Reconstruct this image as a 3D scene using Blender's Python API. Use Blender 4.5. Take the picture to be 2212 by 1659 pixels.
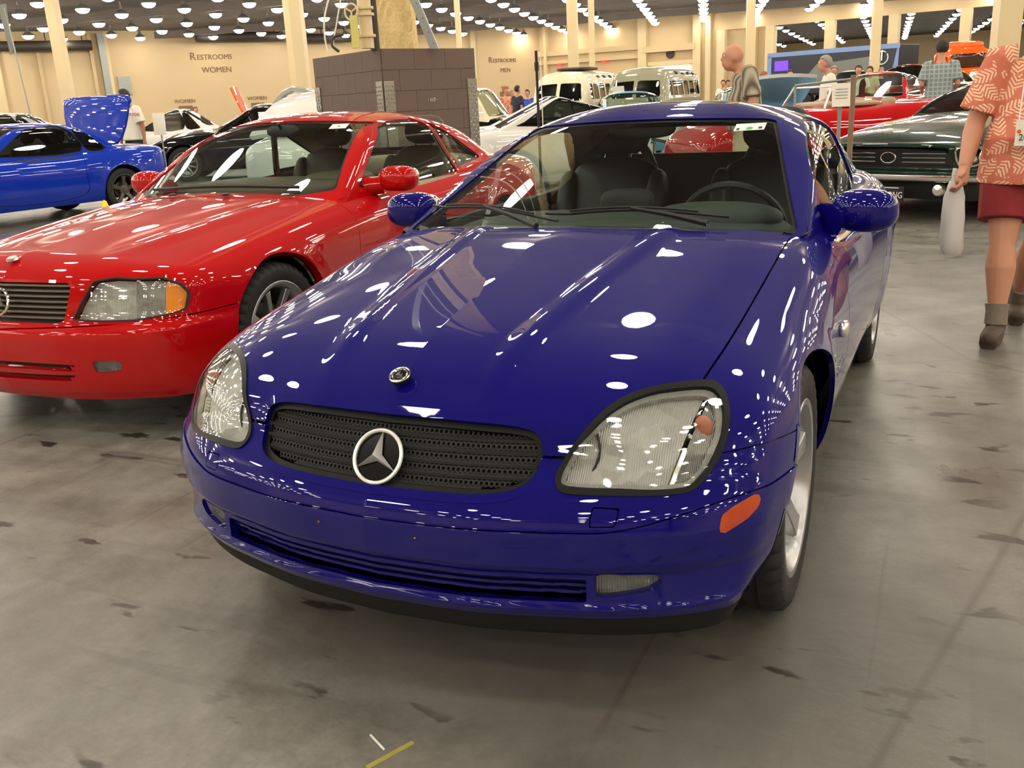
import bpy, bmesh, math, random
import numpy as np
from mathutils import Matrix, Vector
random.seed(7); RNG = np.random.default_rng(7)
for o in list(bpy.data.objects): bpy.data.objects.remove(o)
SC = bpy.context.scene
COL = SC.collection
# ---------------------------------------------------------------- camera (world: X right of the blue car, Y towards its tail, Z up)
CAM_F, CAM_POS = 2010.4, (1.0828, -1.5169, 1.2830)
CAM_YAW, CAM_PITCH, CAM_ROLL = 0.44714, 0.29349, -0.05102
def cam_axes():
    cy, sy, cp, sp = math.cos(CAM_YAW), math.sin(CAM_YAW), math.cos(CAM_PITCH), math.sin(CAM_PITCH)
    f = Vector((-sy * cp, cy * cp, -sp)); r = Vector((cy, sy, 0)); u = r.cross(f)
    c, s = math.cos(CAM_ROLL), math.sin(CAM_ROLL)
    return r * c + u * s, u * c - r * s, f
_r, _u, _f = cam_axes()
cam = bpy.data.cameras.new('camera'); cam.sensor_width = 36; cam.lens = CAM_F / 2212 * 36; cam.clip_start = .05; cam.clip_end = 400
cam_o = bpy.data.objects.new('camera', cam); COL.objects.link(cam_o)
cam_o.matrix_world = Matrix(((_r.x, _u.x, -_f.x, CAM_POS[0]), (_r.y, _u.y, -_f.y, CAM_POS[1]), (_r.z, _u.z, -_f.z, CAM_POS[2]), (0, 0, 0, 1)))
SC.camera = cam_o
# ---------------------------------------------------------------- world and exposure
W = bpy.data.worlds.new('world'); SC.world = W; W.use_nodes = True
W.node_tree.nodes['Background'].inputs[0].default_value = (.9, .85, .75, 1)
W.node_tree.nodes['Background'].inputs[1].default_value = .05
SC.view_settings.view_transform = 'Standard'; SC.view_settings.look = 'None'
SC.view_settings.exposure = 0.0; SC.view_settings.gamma = 1.0; SC.view_settings.use_curve_mapping = False
LAMP_POWER = 48.0          # emission strength of every high-bay lamp
LAMP_COLOR = (1.0, .90, .75)
# ---------------------------------------------------------------- numeric mesh library
def spl(xs, ys, t):
    """monotone cubic (pchip) interpolation, flat beyond the ends"""
    xs = np.asarray(xs, float); ys = np.asarray(ys, float); t = np.clip(np.asarray(t, float), xs[0], xs[-1])
    h = np.diff(xs); d = np.diff(ys) / h
    m = np.zeros_like(ys)
    if len(xs) > 2:
        s = d[:-1] * d[1:] > 0
        w1 = 2 * h[1:] + h[:-1]; w2 = h[1:] + 2 * h[:-1]
        with np.errstate(divide='ignore', invalid='ignore'):
            mm = (w1 + w2) / (w1 / d[:-1] + w2 / d[1:])
        m[1:-1] = np.where(s, mm, 0)
    m[0] = d[0]; m[-1] = d[-1]
    i = np.clip(np.searchsorted(xs, t, side='right') - 1, 0, len(h) - 1)
    s = (t - xs[i]) / h[i]; hh = h[i]
    return ((1 + 2 * s) * (1 - s) ** 2 * ys[i] + s * (1 - s) ** 2 * hh * m[i]
            + s * s * (3 - 2 * s) * ys[i + 1] + s * s * (s - 1) * hh * m[i + 1])

def table(xs, ys, n=1200, sm=0.0):
    """spl() sampled and gently smoothed: a fast smooth curve through a table of points"""
    g = np.linspace(xs[0], xs[-1], n); v = spl(xs, ys, g)
    if sm > 0:
        k = max(1, int(sm / (g[1] - g[0])))
        ker = np.hanning(2 * k + 3); ker /= ker.sum()
        L = len(ker) // 2
        lo = 2 * v[0] - v[1:L + 1][::-1]; hi = 2 * v[-1] - v[-L - 1:-1][::-1]
        v = np.convolve(np.concatenate([lo, v, hi]), ker, 'valid')
    def f(t):
        t = np.asarray(t, float)
        lo = (v[1] - v[0]) / (g[1] - g[0]); hi = (v[-1] - v[-2]) / (g[1] - g[0])
        return np.interp(t, g, v) + np.where(t < g[0], (t - g[0]) * lo, 0) + np.where(t > g[-1], (t - g[-1]) * hi, 0)
    return f

def smax(a, b, k):
    h = np.clip(0.5 + 0.5 * (a - b) / k, 0, 1)
    return b + (a - b) * h + k * h * (1 - h)

def smin(a, b, k):
    return -smax(-a, -b, k)

def bump(d, w):
    """1 at d=0 falling smoothly to 0 at |d|=w"""
    t = np.clip(1 - np.abs(d) / w, 0, 1)
    return t * t * (3 - 2 * t)

def sstep(a, b, x):
    t = np.clip((x - a) / (b - a), 0, 1)
    return t * t * (3 - 2 * t)

def grad_normals(f, V, e=2e-4):
    N = np.empty_like(V)
    for k in range(3):
        d = np.zeros(3); d[k] = e
        N[:, k] = f(V + d) - f(V - d)
    n = np.linalg.norm(N, axis=1, keepdims=True); n[n == 0] = 1
    return N / n

class M3:
    """triangle mesh with smooth normals"""
    def __init__(s, V, N, F):
        s.V = np.asarray(V, float).reshape(-1, 3); s.N = np.asarray(N, float).reshape(-1, 3); s.F = np.asarray(F, int).reshape(-1, 3)
    def clean(s):
        u, inv = np.unique(s.F, return_inverse=True)
        return M3(s.V[u], s.N[u], inv.reshape(-1, 3))
    def split(s, f):
        """(part where f<0, part where f>=0), triangles cut exactly along f=0"""
        f = np.where(np.abs(f) < 1e-9, 1e-9, f)
        neg = f < 0; fn = neg[s.F]; c = fn.sum(1)
        A = [s.F[c == 3]]; B = [s.F[c == 0]]
        V = [s.V]; N = [s.N]; mixed = np.where((c == 1) | (c == 2))[0]
        if len(mixed):
            T = s.F[mixed]; one = c[mixed] == 1
            lone = np.where(one, np.argmax(fn[mixed], 1), np.argmin(fn[mixed], 1))
            r = np.arange(len(T)); a = T[r, lone]; b = T[r, (lone + 1) % 3]; d = T[r, (lone + 2) % 3]
            e = np.concatenate([np.stack([a, b], 1), np.stack([a, d], 1)])
            es = np.sort(e, 1); key = es[:, 0] * (len(s.V) + 1) + es[:, 1]
            uk, idx, inv = np.unique(key, return_index=True, return_inverse=True)
            p, q = es[idx, 0], es[idx, 1]; t = (f[p] / (f[p] - f[q]))[:, None]
            V.append(s.V[p] * (1 - t) + s.V[q] * t)
            nn = s.N[p] * (1 - t) + s.N[q] * t; nn /= np.maximum(np.linalg.norm(nn, axis=1, keepdims=True), 1e-9); N.append(nn)
            inv = inv.reshape(-1); mab = len(s.V) + inv[:len(T)]; mad = len(s.V) + inv[len(T):]
            tri = np.stack([a, mab, mad], 1); q1 = np.stack([mab, b, d], 1); q2 = np.stack([mab, d, mad], 1)
            A += [tri[one], q1[~one], q2[~one]]; B += [tri[~one], q1[one], q2[one]]
        V = np.concatenate(V); N = np.concatenate(N)
        return M3(V, N, np.concatenate(A)).clean(), M3(V, N, np.concatenate(B)).clean()
    def cut(s, f, gap=0.0):
        """(inside f<-gap, outside f>gap); the gap strip is dropped"""
        a, b = s.split(f(s.V) + gap)
        if gap:
            b = b.split(f(b.V) - gap)[1]
        return a, b
    def boundary(s):
        e = np.concatenate([s.F[:, [0, 1]], s.F[:, [1, 2]], s.F[:, [2, 0]]])
        k = np.sort(e, 1); key = k[:, 0] * (len(s.V) + 1) + k[:, 1]
        u, i, c = np.unique(key, return_index=True, return_counts=True)
        return e[i[c == 1]]
    def flange(s, depth, only=None):
        """adds an inward lip along the open edges so that a panel has thickness"""
        e = s.boundary()
        if only is not None:
            m = only(s.V); e = e[m[e[:, 0]] & m[e[:, 1]]]
        if not len(e): return s
        u, inv = np.unique(e, return_inverse=True); inv = inv.reshape(-1, 2); n = len(s.V)
        top = n + np.arange(len(u)); bot = top + len(u)
        Vt = s.V[u]; Vb = Vt - s.N[u] * depth
        ea, eb = inv[:, 0], inv[:, 1]; ev = Vt[eb] - Vt[ea]
        fn = np.cross(ev, s.N[u][ea]); fn /= np.maximum(np.linalg.norm(fn, axis=1, keepdims=True), 1e-9)
        nn = np.zeros_like(Vt); np.add.at(nn, ea, fn); np.add.at(nn, eb, fn)
        nn /= np.maximum(np.linalg.norm(nn, axis=1, keepdims=True), 1e-9)
        F = np.concatenate([np.stack([top[eb], top[ea], bot[ea]], 1), np.stack([top[eb], bot[ea], bot[eb]], 1)])
        return M3(np.concatenate([s.V, Vt, Vb]), np.concatenate([s.N, nn, nn]), np.concatenate([s.F, F]))
    def parts(s, least=12):
        """connected pieces, largest first (crumbs join the largest)"""
        lab = np.arange(len(s.V))
        while True:
            m = lab[s.F].min(1); new = lab.copy()
            for k in range(3): np.minimum.at(new, s.F[:, k], m)
            new = new[new]
            if (new == lab).all(): break
            lab = new
        fl = lab[s.F[:, 0]]; u, c = np.unique(fl, return_counts=True); o = np.argsort(-c); out = []
        big = [u[i] for i in o if c[i] >= least or i == o[0]]
        for k, l in enumerate(big):
            sel = (fl == l) | (~np.isin(fl, big) if k == 0 else False); out.append(M3(s.V, s.N, s.F[sel]).clean())
        return out
    def offset(s, d):
        return M3(s.V + s.N * d, s.N, s.F)
    def __add__(s, o):
        return M3(np.concatenate([s.V, o.V]), np.concatenate([s.N, o.N]), np.concatenate([s.F, o.F + len(s.V)]))
    def mirror(s):
        k = np.array([-1, 1, 1.]); return M3(s.V * k, s.N * k, s.F[:, ::-1])
    def solid(s, th):
        """a closed slab: the surface, its copy th below and the rim between them"""
        e = s.boundary(); n = len(s.V); lo = M3(s.V - s.N * th, -s.N, s.F[:, ::-1])
        r = s + lo
        if len(e):
            r = M3(r.V, r.N, np.concatenate([r.F, np.stack([e[:, 1], e[:, 0], e[:, 0] + n], 1), np.stack([e[:, 1], e[:, 0] + n, e[:, 1] + n], 1)]))
        return r

def grid_faces(nu, nv, loop=False):
    i = np.arange(nu if loop else nu - 1); j = np.arange(nv - 1); I, J = np.meshgrid(i, j, indexing='ij')
    I2 = (I + 1) % nu; a = I * nv + J; b = I2 * nv + J; c = b + 1; d = a + 1
    return np.concatenate([np.stack([a, b, c], -1).reshape(-1, 3), np.stack([a, c, d], -1).reshape(-1, 3)])

def star_mesh(f, y0, y1, z0, nfront, nside, nrear, v, rmax=1.6, xa=0.0, fe=None, re=None):
    """closed shell f=0 seen from a spine segment (0,y0..y1,z0); v = elevation angles, bottom to top"""
    A, D = [], []
    for a in (np.linspace(-90, 90, nfront) if fe is None else fe):
        r = math.radians(a); A.append((math.sin(r) * xa, y0)); D.append((math.sin(r), -math.cos(r)))
    for t in np.linspace(0, 1, nside + 2)[1:-1]: A.append((xa, y0 + (y1 - y0) * t)); D.append((1, 0))
    for a in (np.linspace(90, 270, nrear) if re is None else re):
        r = math.radians(a); A.append((math.sin(r) * xa, y1)); D.append((math.sin(r), -math.cos(r)))
    for t in np.linspace(1, 0, nside + 2)[1:-1]: A.append((-xa, y0 + (y1 - y0) * t)); D.append((-1, 0))
    A = np.array(A); D = np.array(D); nu = len(A); nv = len(v); cv, sv = np.cos(v), np.sin(v)
    O = np.zeros((nu, nv, 3)); O[..., 0] = A[:, None, 0] * np.maximum(cv, 1e-9) ** .5; O[..., 1] = A[:, None, 1]; O[..., 2] = z0
    K = np.zeros((nu, nv, 3)); K[..., 0] = D[:, None, 0] * cv; K[..., 1] = D[:, None, 1] * cv; K[..., 2] = sv
    O = O.reshape(-1, 3); K = K.reshape(-1, 3)
    lo = np.zeros(len(O)); hi = np.full(len(O), rmax); done = np.zeros(len(O), bool)
    for t in np.linspace(0.04, rmax, 48):
        m = (~done) & (f(O + K * t) > 0)
        hi[m] = t; done |= m; lo[~done] = t
    for _ in range(24):
        mid = (lo + hi) / 2; m = f(O + K * mid[:, None]) > 0
        hi = np.where(m, mid, hi); lo = np.where(m, lo, mid)
    V = O + K * hi[:, None]; N = grad_normals(f, V)
    F = grid_faces(nu, nv, True)
    return M3(V, N, F)

def smooth_poly(P, closed=True, n=8):
    """Catmull-Rom through the points"""
    P = np.asarray(P, float); m = len(P); out = []
    for i in range(m if closed else m - 1):
        g = (lambda k: P[k % m]) if closed else (lambda k: P[min(max(k, 0), m - 1)])
        p0, p1, p2, p3 = g(i - 1), g(i), g(i + 1), g(i + 2)
        for t in np.arange(n) / n:
            out.append(.5 * (2 * p1 + (p2 - p0) * t + (2 * p0 - 5 * p1 + 4 * p2 - p3) * t * t + (3 * p1 - p0 - 3 * p2 + p3) * t ** 3))
    if not closed: out.append(P[-1])
    return np.array(out)

def poly_sdf(Q, poly):
    """signed distance (negative inside) of 2D points to a closed polygon"""
    P = np.asarray(poly, float); A = P; B = np.roll(P, -1, 0)
    out = np.full(len(Q), 1e9); ins = np.zeros(len(Q), bool)
    lo = P.min(0) - .06; hi = P.max(0) + .06
    near = np.all((Q > lo) & (Q < hi), 1); q = Q[near]
    if len(q):
        d = np.full(len(q), 1e9); i_ = np.zeros(len(q), bool)
        for a, b in zip(A, B):
            e = b - a; w = q - a; t = np.clip((w @ e) / max(e @ e, 1e-12), 0, 1)
            d = np.minimum(d, np.hypot(*(w - t[:, None] * e).T))
            c = (a[1] > q[:, 1]) != (b[1] > q[:, 1])
            if c.any():
                xx = (b[0] - a[0]) * (q[:, 1] - a[1]) / ((b[1] - a[1]) if b[1] != a[1] else 1e-12) + a[0]
                i_ ^= c & (q[:, 0] < xx)
        out[near] = np.where(i_, -d, d)
    far = ~near; out[far] = .06
    return out

def line_sdf(Q, P):
    """distance of 2D points to an open polyline"""
    P = np.asarray(P, float); d = np.full(len(Q), 1e9)
    for a, b in zip(P[:-1], P[1:]):
        e = b - a; w = Q - a; t = np.clip((w @ e) / max(e @ e, 1e-12), 0, 1)
        d = np.minimum(d, np.hypot(*(w - t[:, None] * e).T))
    return d
# ---------------------------------------------------------------- materials
def srgb(r, g, b):
    f = lambda c: (c / 255 / 12.92) if c <= 10 else ((c / 255 + .055) / 1.055) ** 2.4
    return (f(r), f(g), f(b), 1)
def new_mat(name):
    m = bpy.data.materials.new(name); m.use_nodes = True
    return m, m.node_tree, m.node_tree.nodes['Principled BSDF']
def pmat(name, col, rough=.5, metal=0, coat=0, spec=.5, noise=0, nscale=8, bump=0, bscale=60, emit=0, coatr=.03, ior=None):
    """plain principled surface with an optional procedural colour variation and bump"""
    m, nt, b = new_mat(name)
    b.inputs['Base Color'].default_value = col; b.inputs['Roughness'].default_value = rough
    b.inputs['Metallic'].default_value = metal; b.inputs['Coat Weight'].default_value = coat
    b.inputs['Coat Roughness'].default_value = coatr; b.inputs['Specular IOR Level'].default_value = spec
    if ior: b.inputs['Coat IOR'].default_value = ior
    if emit:
        b.inputs['Emission Color'].default_value = col; b.inputs['Emission Strength'].default_value = emit
    tc = nt.nodes.new('ShaderNodeTexCoord')
    if noise:
        n = nt.nodes.new('ShaderNodeTexNoise'); n.inputs['Scale'].default_value = nscale; n.inputs['Detail'].default_value = 5
        nt.links.new(tc.outputs['Object'], n.inputs['Vector'])
        mx = nt.nodes.new('ShaderNodeMix'); mx.data_type = 'RGBA'
        mx.inputs[6].default_value = tuple(c * (1 - noise) for c in col[:3]) + (1,); mx.inputs[7].default_value = tuple(min(1, c * (1 + noise)) for c in col[:3]) + (1,)
        nt.links.new(n.outputs['Fac'], mx.inputs[0]); nt.links.new(mx.outputs[2], b.inputs['Base Color'])
    if bump:
        n = nt.nodes.new('ShaderNodeTexNoise'); n.inputs['Scale'].default_value = bscale
        nt.links.new(tc.outputs['Object'], n.inputs['Vector'])
        bp = nt.nodes.new('ShaderNodeBump'); bp.inputs['Strength'].default_value = bump
        nt.links.new(n.outputs['Fac'], bp.inputs['Height']); nt.links.new(bp.outputs[0], b.inputs['Normal'])
    return m
def glass_mat(name, tint, ior=1.5, rough=0.0):
    """thin pane: tinted see-through with a fresnel mirror"""
    m, nt, b = new_mat(name); nt.nodes.remove(b); out = nt.nodes['Material Output']
    t = nt.nodes.new('ShaderNodeBsdfTransparent'); t.inputs[0].default_value = tint
    g = nt.nodes.new('ShaderNodeBsdfGlossy'); g.inputs['Roughness'].default_value = rough; g.inputs[0].default_value = (1, 1, 1, 1)
    lw = nt.nodes.new('ShaderNodeLayerWeight'); lw.inputs[0].default_value = .5      # Schlick: the same from both sides of the pane
    pw = nt.nodes.new('ShaderNodeMath'); pw.operation = 'POWER'; pw.inputs[1].default_value = 5; nt.links.new(lw.outputs['Facing'], pw.inputs[0])
    f0 = ((ior - 1) / (ior + 1)) ** 2; fr = nt.nodes.new('ShaderNodeMapRange'); fr.inputs[3].default_value = f0 * 1.6; fr.inputs[4].default_value = 1.0; nt.links.new(pw.outputs[0], fr.inputs[0])
    mx = nt.nodes.new('ShaderNodeMixShader')
    nt.links.new(fr.outputs[0], mx.inputs[0]); nt.links.new(t.outputs[0], mx.inputs[1]); nt.links.new(g.outputs[0], mx.inputs[2])
    nt.links.new(mx.outputs[0], out.inputs[0])
    return m
def paint(name, col, metal=.0, rough=.35):
    m = pmat(name, col, rough, metal, 1.0, coatr=.015); b = m.node_tree.nodes['Principled BSDF']; b.inputs['Coat IOR'].default_value = 1.46; b.inputs['Specular IOR Level'].default_value = .05
    return m
MAT = {}
def mat(k):
    return MAT[k]
MAT['blue'] = paint('deep_blue_paint', srgb(9, 5, 102), 0, .5)
MAT['red'] = paint('bright_red_paint', srgb(178, 4, 8), 0, .5)
MAT['black'] = pmat('black_plastic', srgb(22, 22, 23), .45, noise=.15)
MAT['rubber'] = pmat('tyre_rubber', srgb(30, 30, 30), .7, noise=.2, nscale=20, bump=.1, bscale=200)
MAT['darkrub'] = pmat('black_rubber_seal', srgb(12, 12, 12), .45, spec=.2)
MAT['trimgrey'] = pmat('dark_grey_bumper_plastic', srgb(44, 44, 43), .6, noise=.1, spec=.25)
MAT['chrome'] = pmat('chrome', srgb(238, 238, 238), .12, 1.0)
MAT['alloy'] = pmat('silver_alloy', srgb(175, 176, 178), .28, .85, noise=.04)
MAT['darkalloy'] = pmat('dark_alloy', srgb(95, 92, 86), .4, .7)
MAT['reflector'] = pmat('lamp_reflector', srgb(232, 234, 228), .22, .9)
MAT['white'] = pmat('white_plastic', srgb(235, 235, 228), .5)
MAT['leather'] = pmat('black_leather', srgb(20, 22, 22), .5, noise=.2, bump=.15, bscale=150)
MAT['dash'] = pmat('dark_dashboard', srgb(44, 50, 48), .7, noise=.1)
MAT['tan'] = pmat('tan_leather', srgb(150, 132, 104), .55, noise=.12)
MAT['tandark'] = pmat('brown_interior', srgb(78, 66, 52), .6, noise=.12)
MAT['amber'] = pmat('amber_lens', srgb(176, 58, 8), .12, 0, 1, noise=.25, nscale=40)
MAT['ambersoft'] = pmat('amber_reflector', srgb(250, 150, 20), .2, 0, 1)
MAT['star'] = pmat('polished_star', srgb(240, 240, 238), .28, .55)
MAT['glass'] = glass_mat('tinted_glass', (.80, .90, .85, 1))
MAT['darkglass'] = glass_mat('dark_tinted_glass', (.18, .20, .19, 1))
MAT['green_dot'] = pmat('green_ink', srgb(60, 190, 70), .6)
MAT['ink'] = pmat('black_ink', srgb(25, 25, 25), .6)

# ---------------------------------------------------------------- object helpers
def link(o, parent=None):
    COL.objects.link(o)
    if parent is not None: o.parent = parent
    return o
def m3obj(name, m, material, parent=None, origin=(0, 0, 0), label=None):
    me = bpy.data.meshes.new(name)
    V = m.V - np.array(origin); F = m.F
    me.from_pydata([tuple(map(float, v)) for v in V], [], [tuple(map(int, f)) for f in F])
    me.polygons.foreach_set('use_smooth', [True] * len(me.polygons))
    if len(me.vertices) == len(m.N):
        me.normals_split_custom_set_from_vertices([tuple(map(float, n)) for n in m.N])
    me.materials.append(material)
    o = bpy.data.objects.new(name, me); o.location = origin; link(o, parent)
    if label: o['label'] = label
    return o
def tag(o, label=None, cat=None, group=None, kind=None):
    if label: o['label'] = label
    if cat: o['category'] = cat
    if group: o['group'] = group
    if kind: o['kind'] = kind
    return o
def empty(name, loc=(0, 0, 0), rz=0, parent=None):
    o = bpy.data.objects.new(name, None); o.location = loc; o.rotation_euler = (0, 0, rz); o.empty_display_size = .2
    return link(o, parent)
def copy_tree(o, parent=None):
    c = o.copy(); COL.objects.link(c); c.parent = parent
    for ch in list(KIDS.get(o.name, [])) or [q for q in bpy.data.objects if q.parent == o]:
        copy_tree(ch, c)
    return c
KIDS = {}
class MB:
    """collects shapes and links them as ONE mesh object"""
    def __init__(s): s.v = []; s.f = []; s.sm = []
    def add(s, V, F, smooth=False):
        n = len(s.v); s.v += [tuple(map(float, p)) for p in V]; s.f += [tuple(i + n for i in f) for f in F]; s.sm += [smooth] * len(F); return s
    def box(s, c, d, rz=0, rx=0, ry=0, taper=1.0):
        x, y, z = d[0] / 2, d[1] / 2, d[2] / 2
        P = [(-x, -y, -z), (x, -y, -z), (x, y, -z), (-x, y, -z), (-x * taper, -y * taper, z), (x * taper, -y * taper, z), (x * taper, y * taper, z), (-x * taper, y * taper, z)]
        R = Matrix.Rotation(rz, 3, 'Z') @ Matrix.Rotation(rx, 3, 'X') @ Matrix.Rotation(ry, 3, 'Y')
        return s.add([R @ Vector(p) + Vector(c) for p in P], [(0, 3, 2, 1), (4, 5, 6, 7), (0, 1, 5, 4), (1, 2, 6, 5), (2, 3, 7, 6), (3, 0, 4, 7)])
    def rbox(s, c, d, r=.02, rz=0, rx=0, ry=0, n=4, p=None):
        """box with rounded edges (superellipsoid-like shell)"""
        p = p or 6.0
        R = Matrix.Rotation(rz, 3, 'Z') @ Matrix.Rotation(rx, 3, 'X') @ Matrix.Rotation(ry, 3, 'Y')
        nu, nv = 24, 13; V = []
        for j in range(nv):
            la = -math.pi / 2 + math.pi * j / (nv - 1)
            for i in range(nu):
                lo = 2 * math.pi * i / nu
                k = Vector((math.cos(la) * math.cos(lo), math.cos(la) * math.sin(lo), math.sin(la)))
                q = (abs(k.x) ** p + abs(k.y) ** p + abs(k.z) ** p) ** (-1 / p); k = k * q
                V.append(R @ Vector((k.x * d[0] / 2, k.y * d[1] / 2, k.z * d[2] / 2)) + Vector(c))
        F = [(j * nu + i, j * nu + (i + 1) % nu, (j + 1) * nu + (i + 1) % nu, (j + 1) * nu + i) for j in range(nv - 1) for i in range(nu)]
        return s.add(V, F, True)
    def tube(s, pts, r, n=8, cap=True, up=None):
        pts = [Vector(p) for p in pts]; rs = r if isinstance(r, (list, tuple)) else [r] * len(pts); V = []; prev = None
        for i, p in enumerate(pts):
            d = (pts[min(i + 1, len(pts) - 1)] - pts[max(i - 1, 0)]).normalized()
            a = d.orthogonal().normalized() if prev is None else (prev - d * prev.dot(d)).normalized()
            prev = a; b = d.cross(a)
            for k in range(n):
                t = 2 * math.pi * k / n; V.append(p + (a * math.cos(t) + b * math.sin(t)) * rs[i])
        F = [(i * n + k, i * n + (k + 1) % n, (i + 1) * n + (k + 1) % n, (i + 1) * n + k) for i in range(len(pts) - 1) for k in range(n)]
        if cap: F += [tuple(range(n))[::-1], tuple((len(pts) - 1) * n + k for k in range(n))]
        return s.add(V, F, n > 5)
    def lathe(s, prof, c=(0, 0, 0), axis='Z', n=24, cap=True):
        """prof: (radius, height) pairs around an axis"""
        V = []
        for r, h in prof:
            for k in range(n):
                t = 2 * math.pi * k / n; a, b = r * math.cos(t), r * math.sin(t)
                p = {'Z': (a, b, h), 'X': (h, a, b), 'Y': (b, h, a)}[axis]
                V.append((p[0] + c[0], p[1] + c[1], p[2] + c[2]))
        F = [(i * n + k, i * n + (k + 1) % n, (i + 1) * n + (k + 1) % n, (i + 1) * n + k) for i in range(len(prof) - 1) for k in range(n)]
        if cap: F += [tuple(range(n))[::-1], tuple((len(prof) - 1) * n + k for k in range(n))]
        return s.add(V, F, True)
    def prism(s, poly, h, M=None, c=(0, 0, 0)):
        """2D outline (x,y) extruded 0..h in z, placed by matrix M"""
        n = len(poly); M = M or Matrix.Identity(4)
        V = [M @ Vector((a + c[0], b + c[1], c[2])) for a, b in poly] + [M @ Vector((a + c[0], b + c[1], c[2] + h)) for a, b in poly]
        return s.add(V, [tuple(range(n))[::-1], tuple(range(n, 2 * n))] + [(i, (i + 1) % n, (i + 1) % n + n, i + n) for i in range(n)])
    def ball(s, c, r, n=12):
        r = r if isinstance(r, (tuple, list)) else (r, r, r); m = n // 2 + 1; V = []
        for j in range(m):
            la = -math.pi / 2 + math.pi * j / (m - 1)
            for i in range(n):
                lo = 2 * math.pi * i / n
                V.append((c[0] + r[0] * math.cos(la) * math.cos(lo), c[1] + r[1] * math.cos(la) * math.sin(lo), c[2] + r[2] * math.sin(la)))
        F = [(j * n + i, j * n + (i + 1) % n, (j + 1) * n + (i + 1) % n, (j + 1) * n + i) for j in range(m - 1) for i in range(n)]
        return s.add(V, F, True)
    def build(s, name, material, parent=None, loc=(0, 0, 0), bevel=0, label=None, sharp=40):
        me = bpy.data.meshes.new(name); me.from_pydata(s.v, [], s.f); me.materials.append(material)
        me.polygons.foreach_set('use_smooth', s.sm)
        if any(s.sm):
            try: me.set_sharp_from_angle(angle=math.radians(sharp))
            except Exception: pass
        o = bpy.data.objects.new(name, me); o.location = loc; link(o, parent)
        if bevel:
            m = o.modifiers.new('bevel', 'BEVEL'); m.width = bevel; m.segments = 2; m.limit_method = 'ANGLE'; m.angle_limit = math.radians(50)
        if label: o['label'] = label
        return o
def text_obj(name, s, size, material, M, parent=None, ext=.002, align='CENTER', shear=0, sx=1.0, label=None):
    """lettering as a mesh, standing where matrix M puts it (text runs along local X, up along local Y)"""
    cu = bpy.data.curves.new(name, 'FONT'); cu.body = s; cu.size = size; cu.extrude = ext; cu.align_x = align; cu.align_y = 'CENTER'; cu.shear = shear; cu.resolution_u = 3
    t = bpy.data.objects.new(name + '_tmp', cu); COL.objects.link(t)
    bpy.context.view_layer.update()
    me = bpy.data.meshes.new_from_object(t.evaluated_get(bpy.context.evaluated_depsgraph_get()))
    bpy.data.objects.remove(t); me.name = name
    me.transform(Matrix.Diagonal((sx, 1, 1, 1))); me.transform(M); me.materials.clear(); me.materials.append(material)
    o = bpy.data.objects.new(name, me); link(o, parent)
    if label: o['label'] = label
    return o
def frame(o, x, z):
    """matrix with local X=x, local Z=z (so Y = z cross x) at point o"""
    x = Vector(x).normalized(); z = Vector(z); z = (z - x * z.dot(x)).normalized(); y = z.cross(x)
    return Matrix(((x.x, y.x, z.x, o[0]), (x.y, y.y, z.y, o[1]), (x.z, y.z, z.z, o[2]), (0, 0, 0, 1)))
def place(px, depth, py=None):
    """floor point lying 'depth' metres along the view axis, in the column px of the photo"""
    d = _f + _r * ((px - 1106) / CAM_F) - _u * (((py if py is not None else 222 - (px - 1106) * .051) - 829.5) / CAM_F)
    return Vector((CAM_POS[0] + d.x * depth, CAM_POS[1] + d.y * depth, 0))
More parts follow.
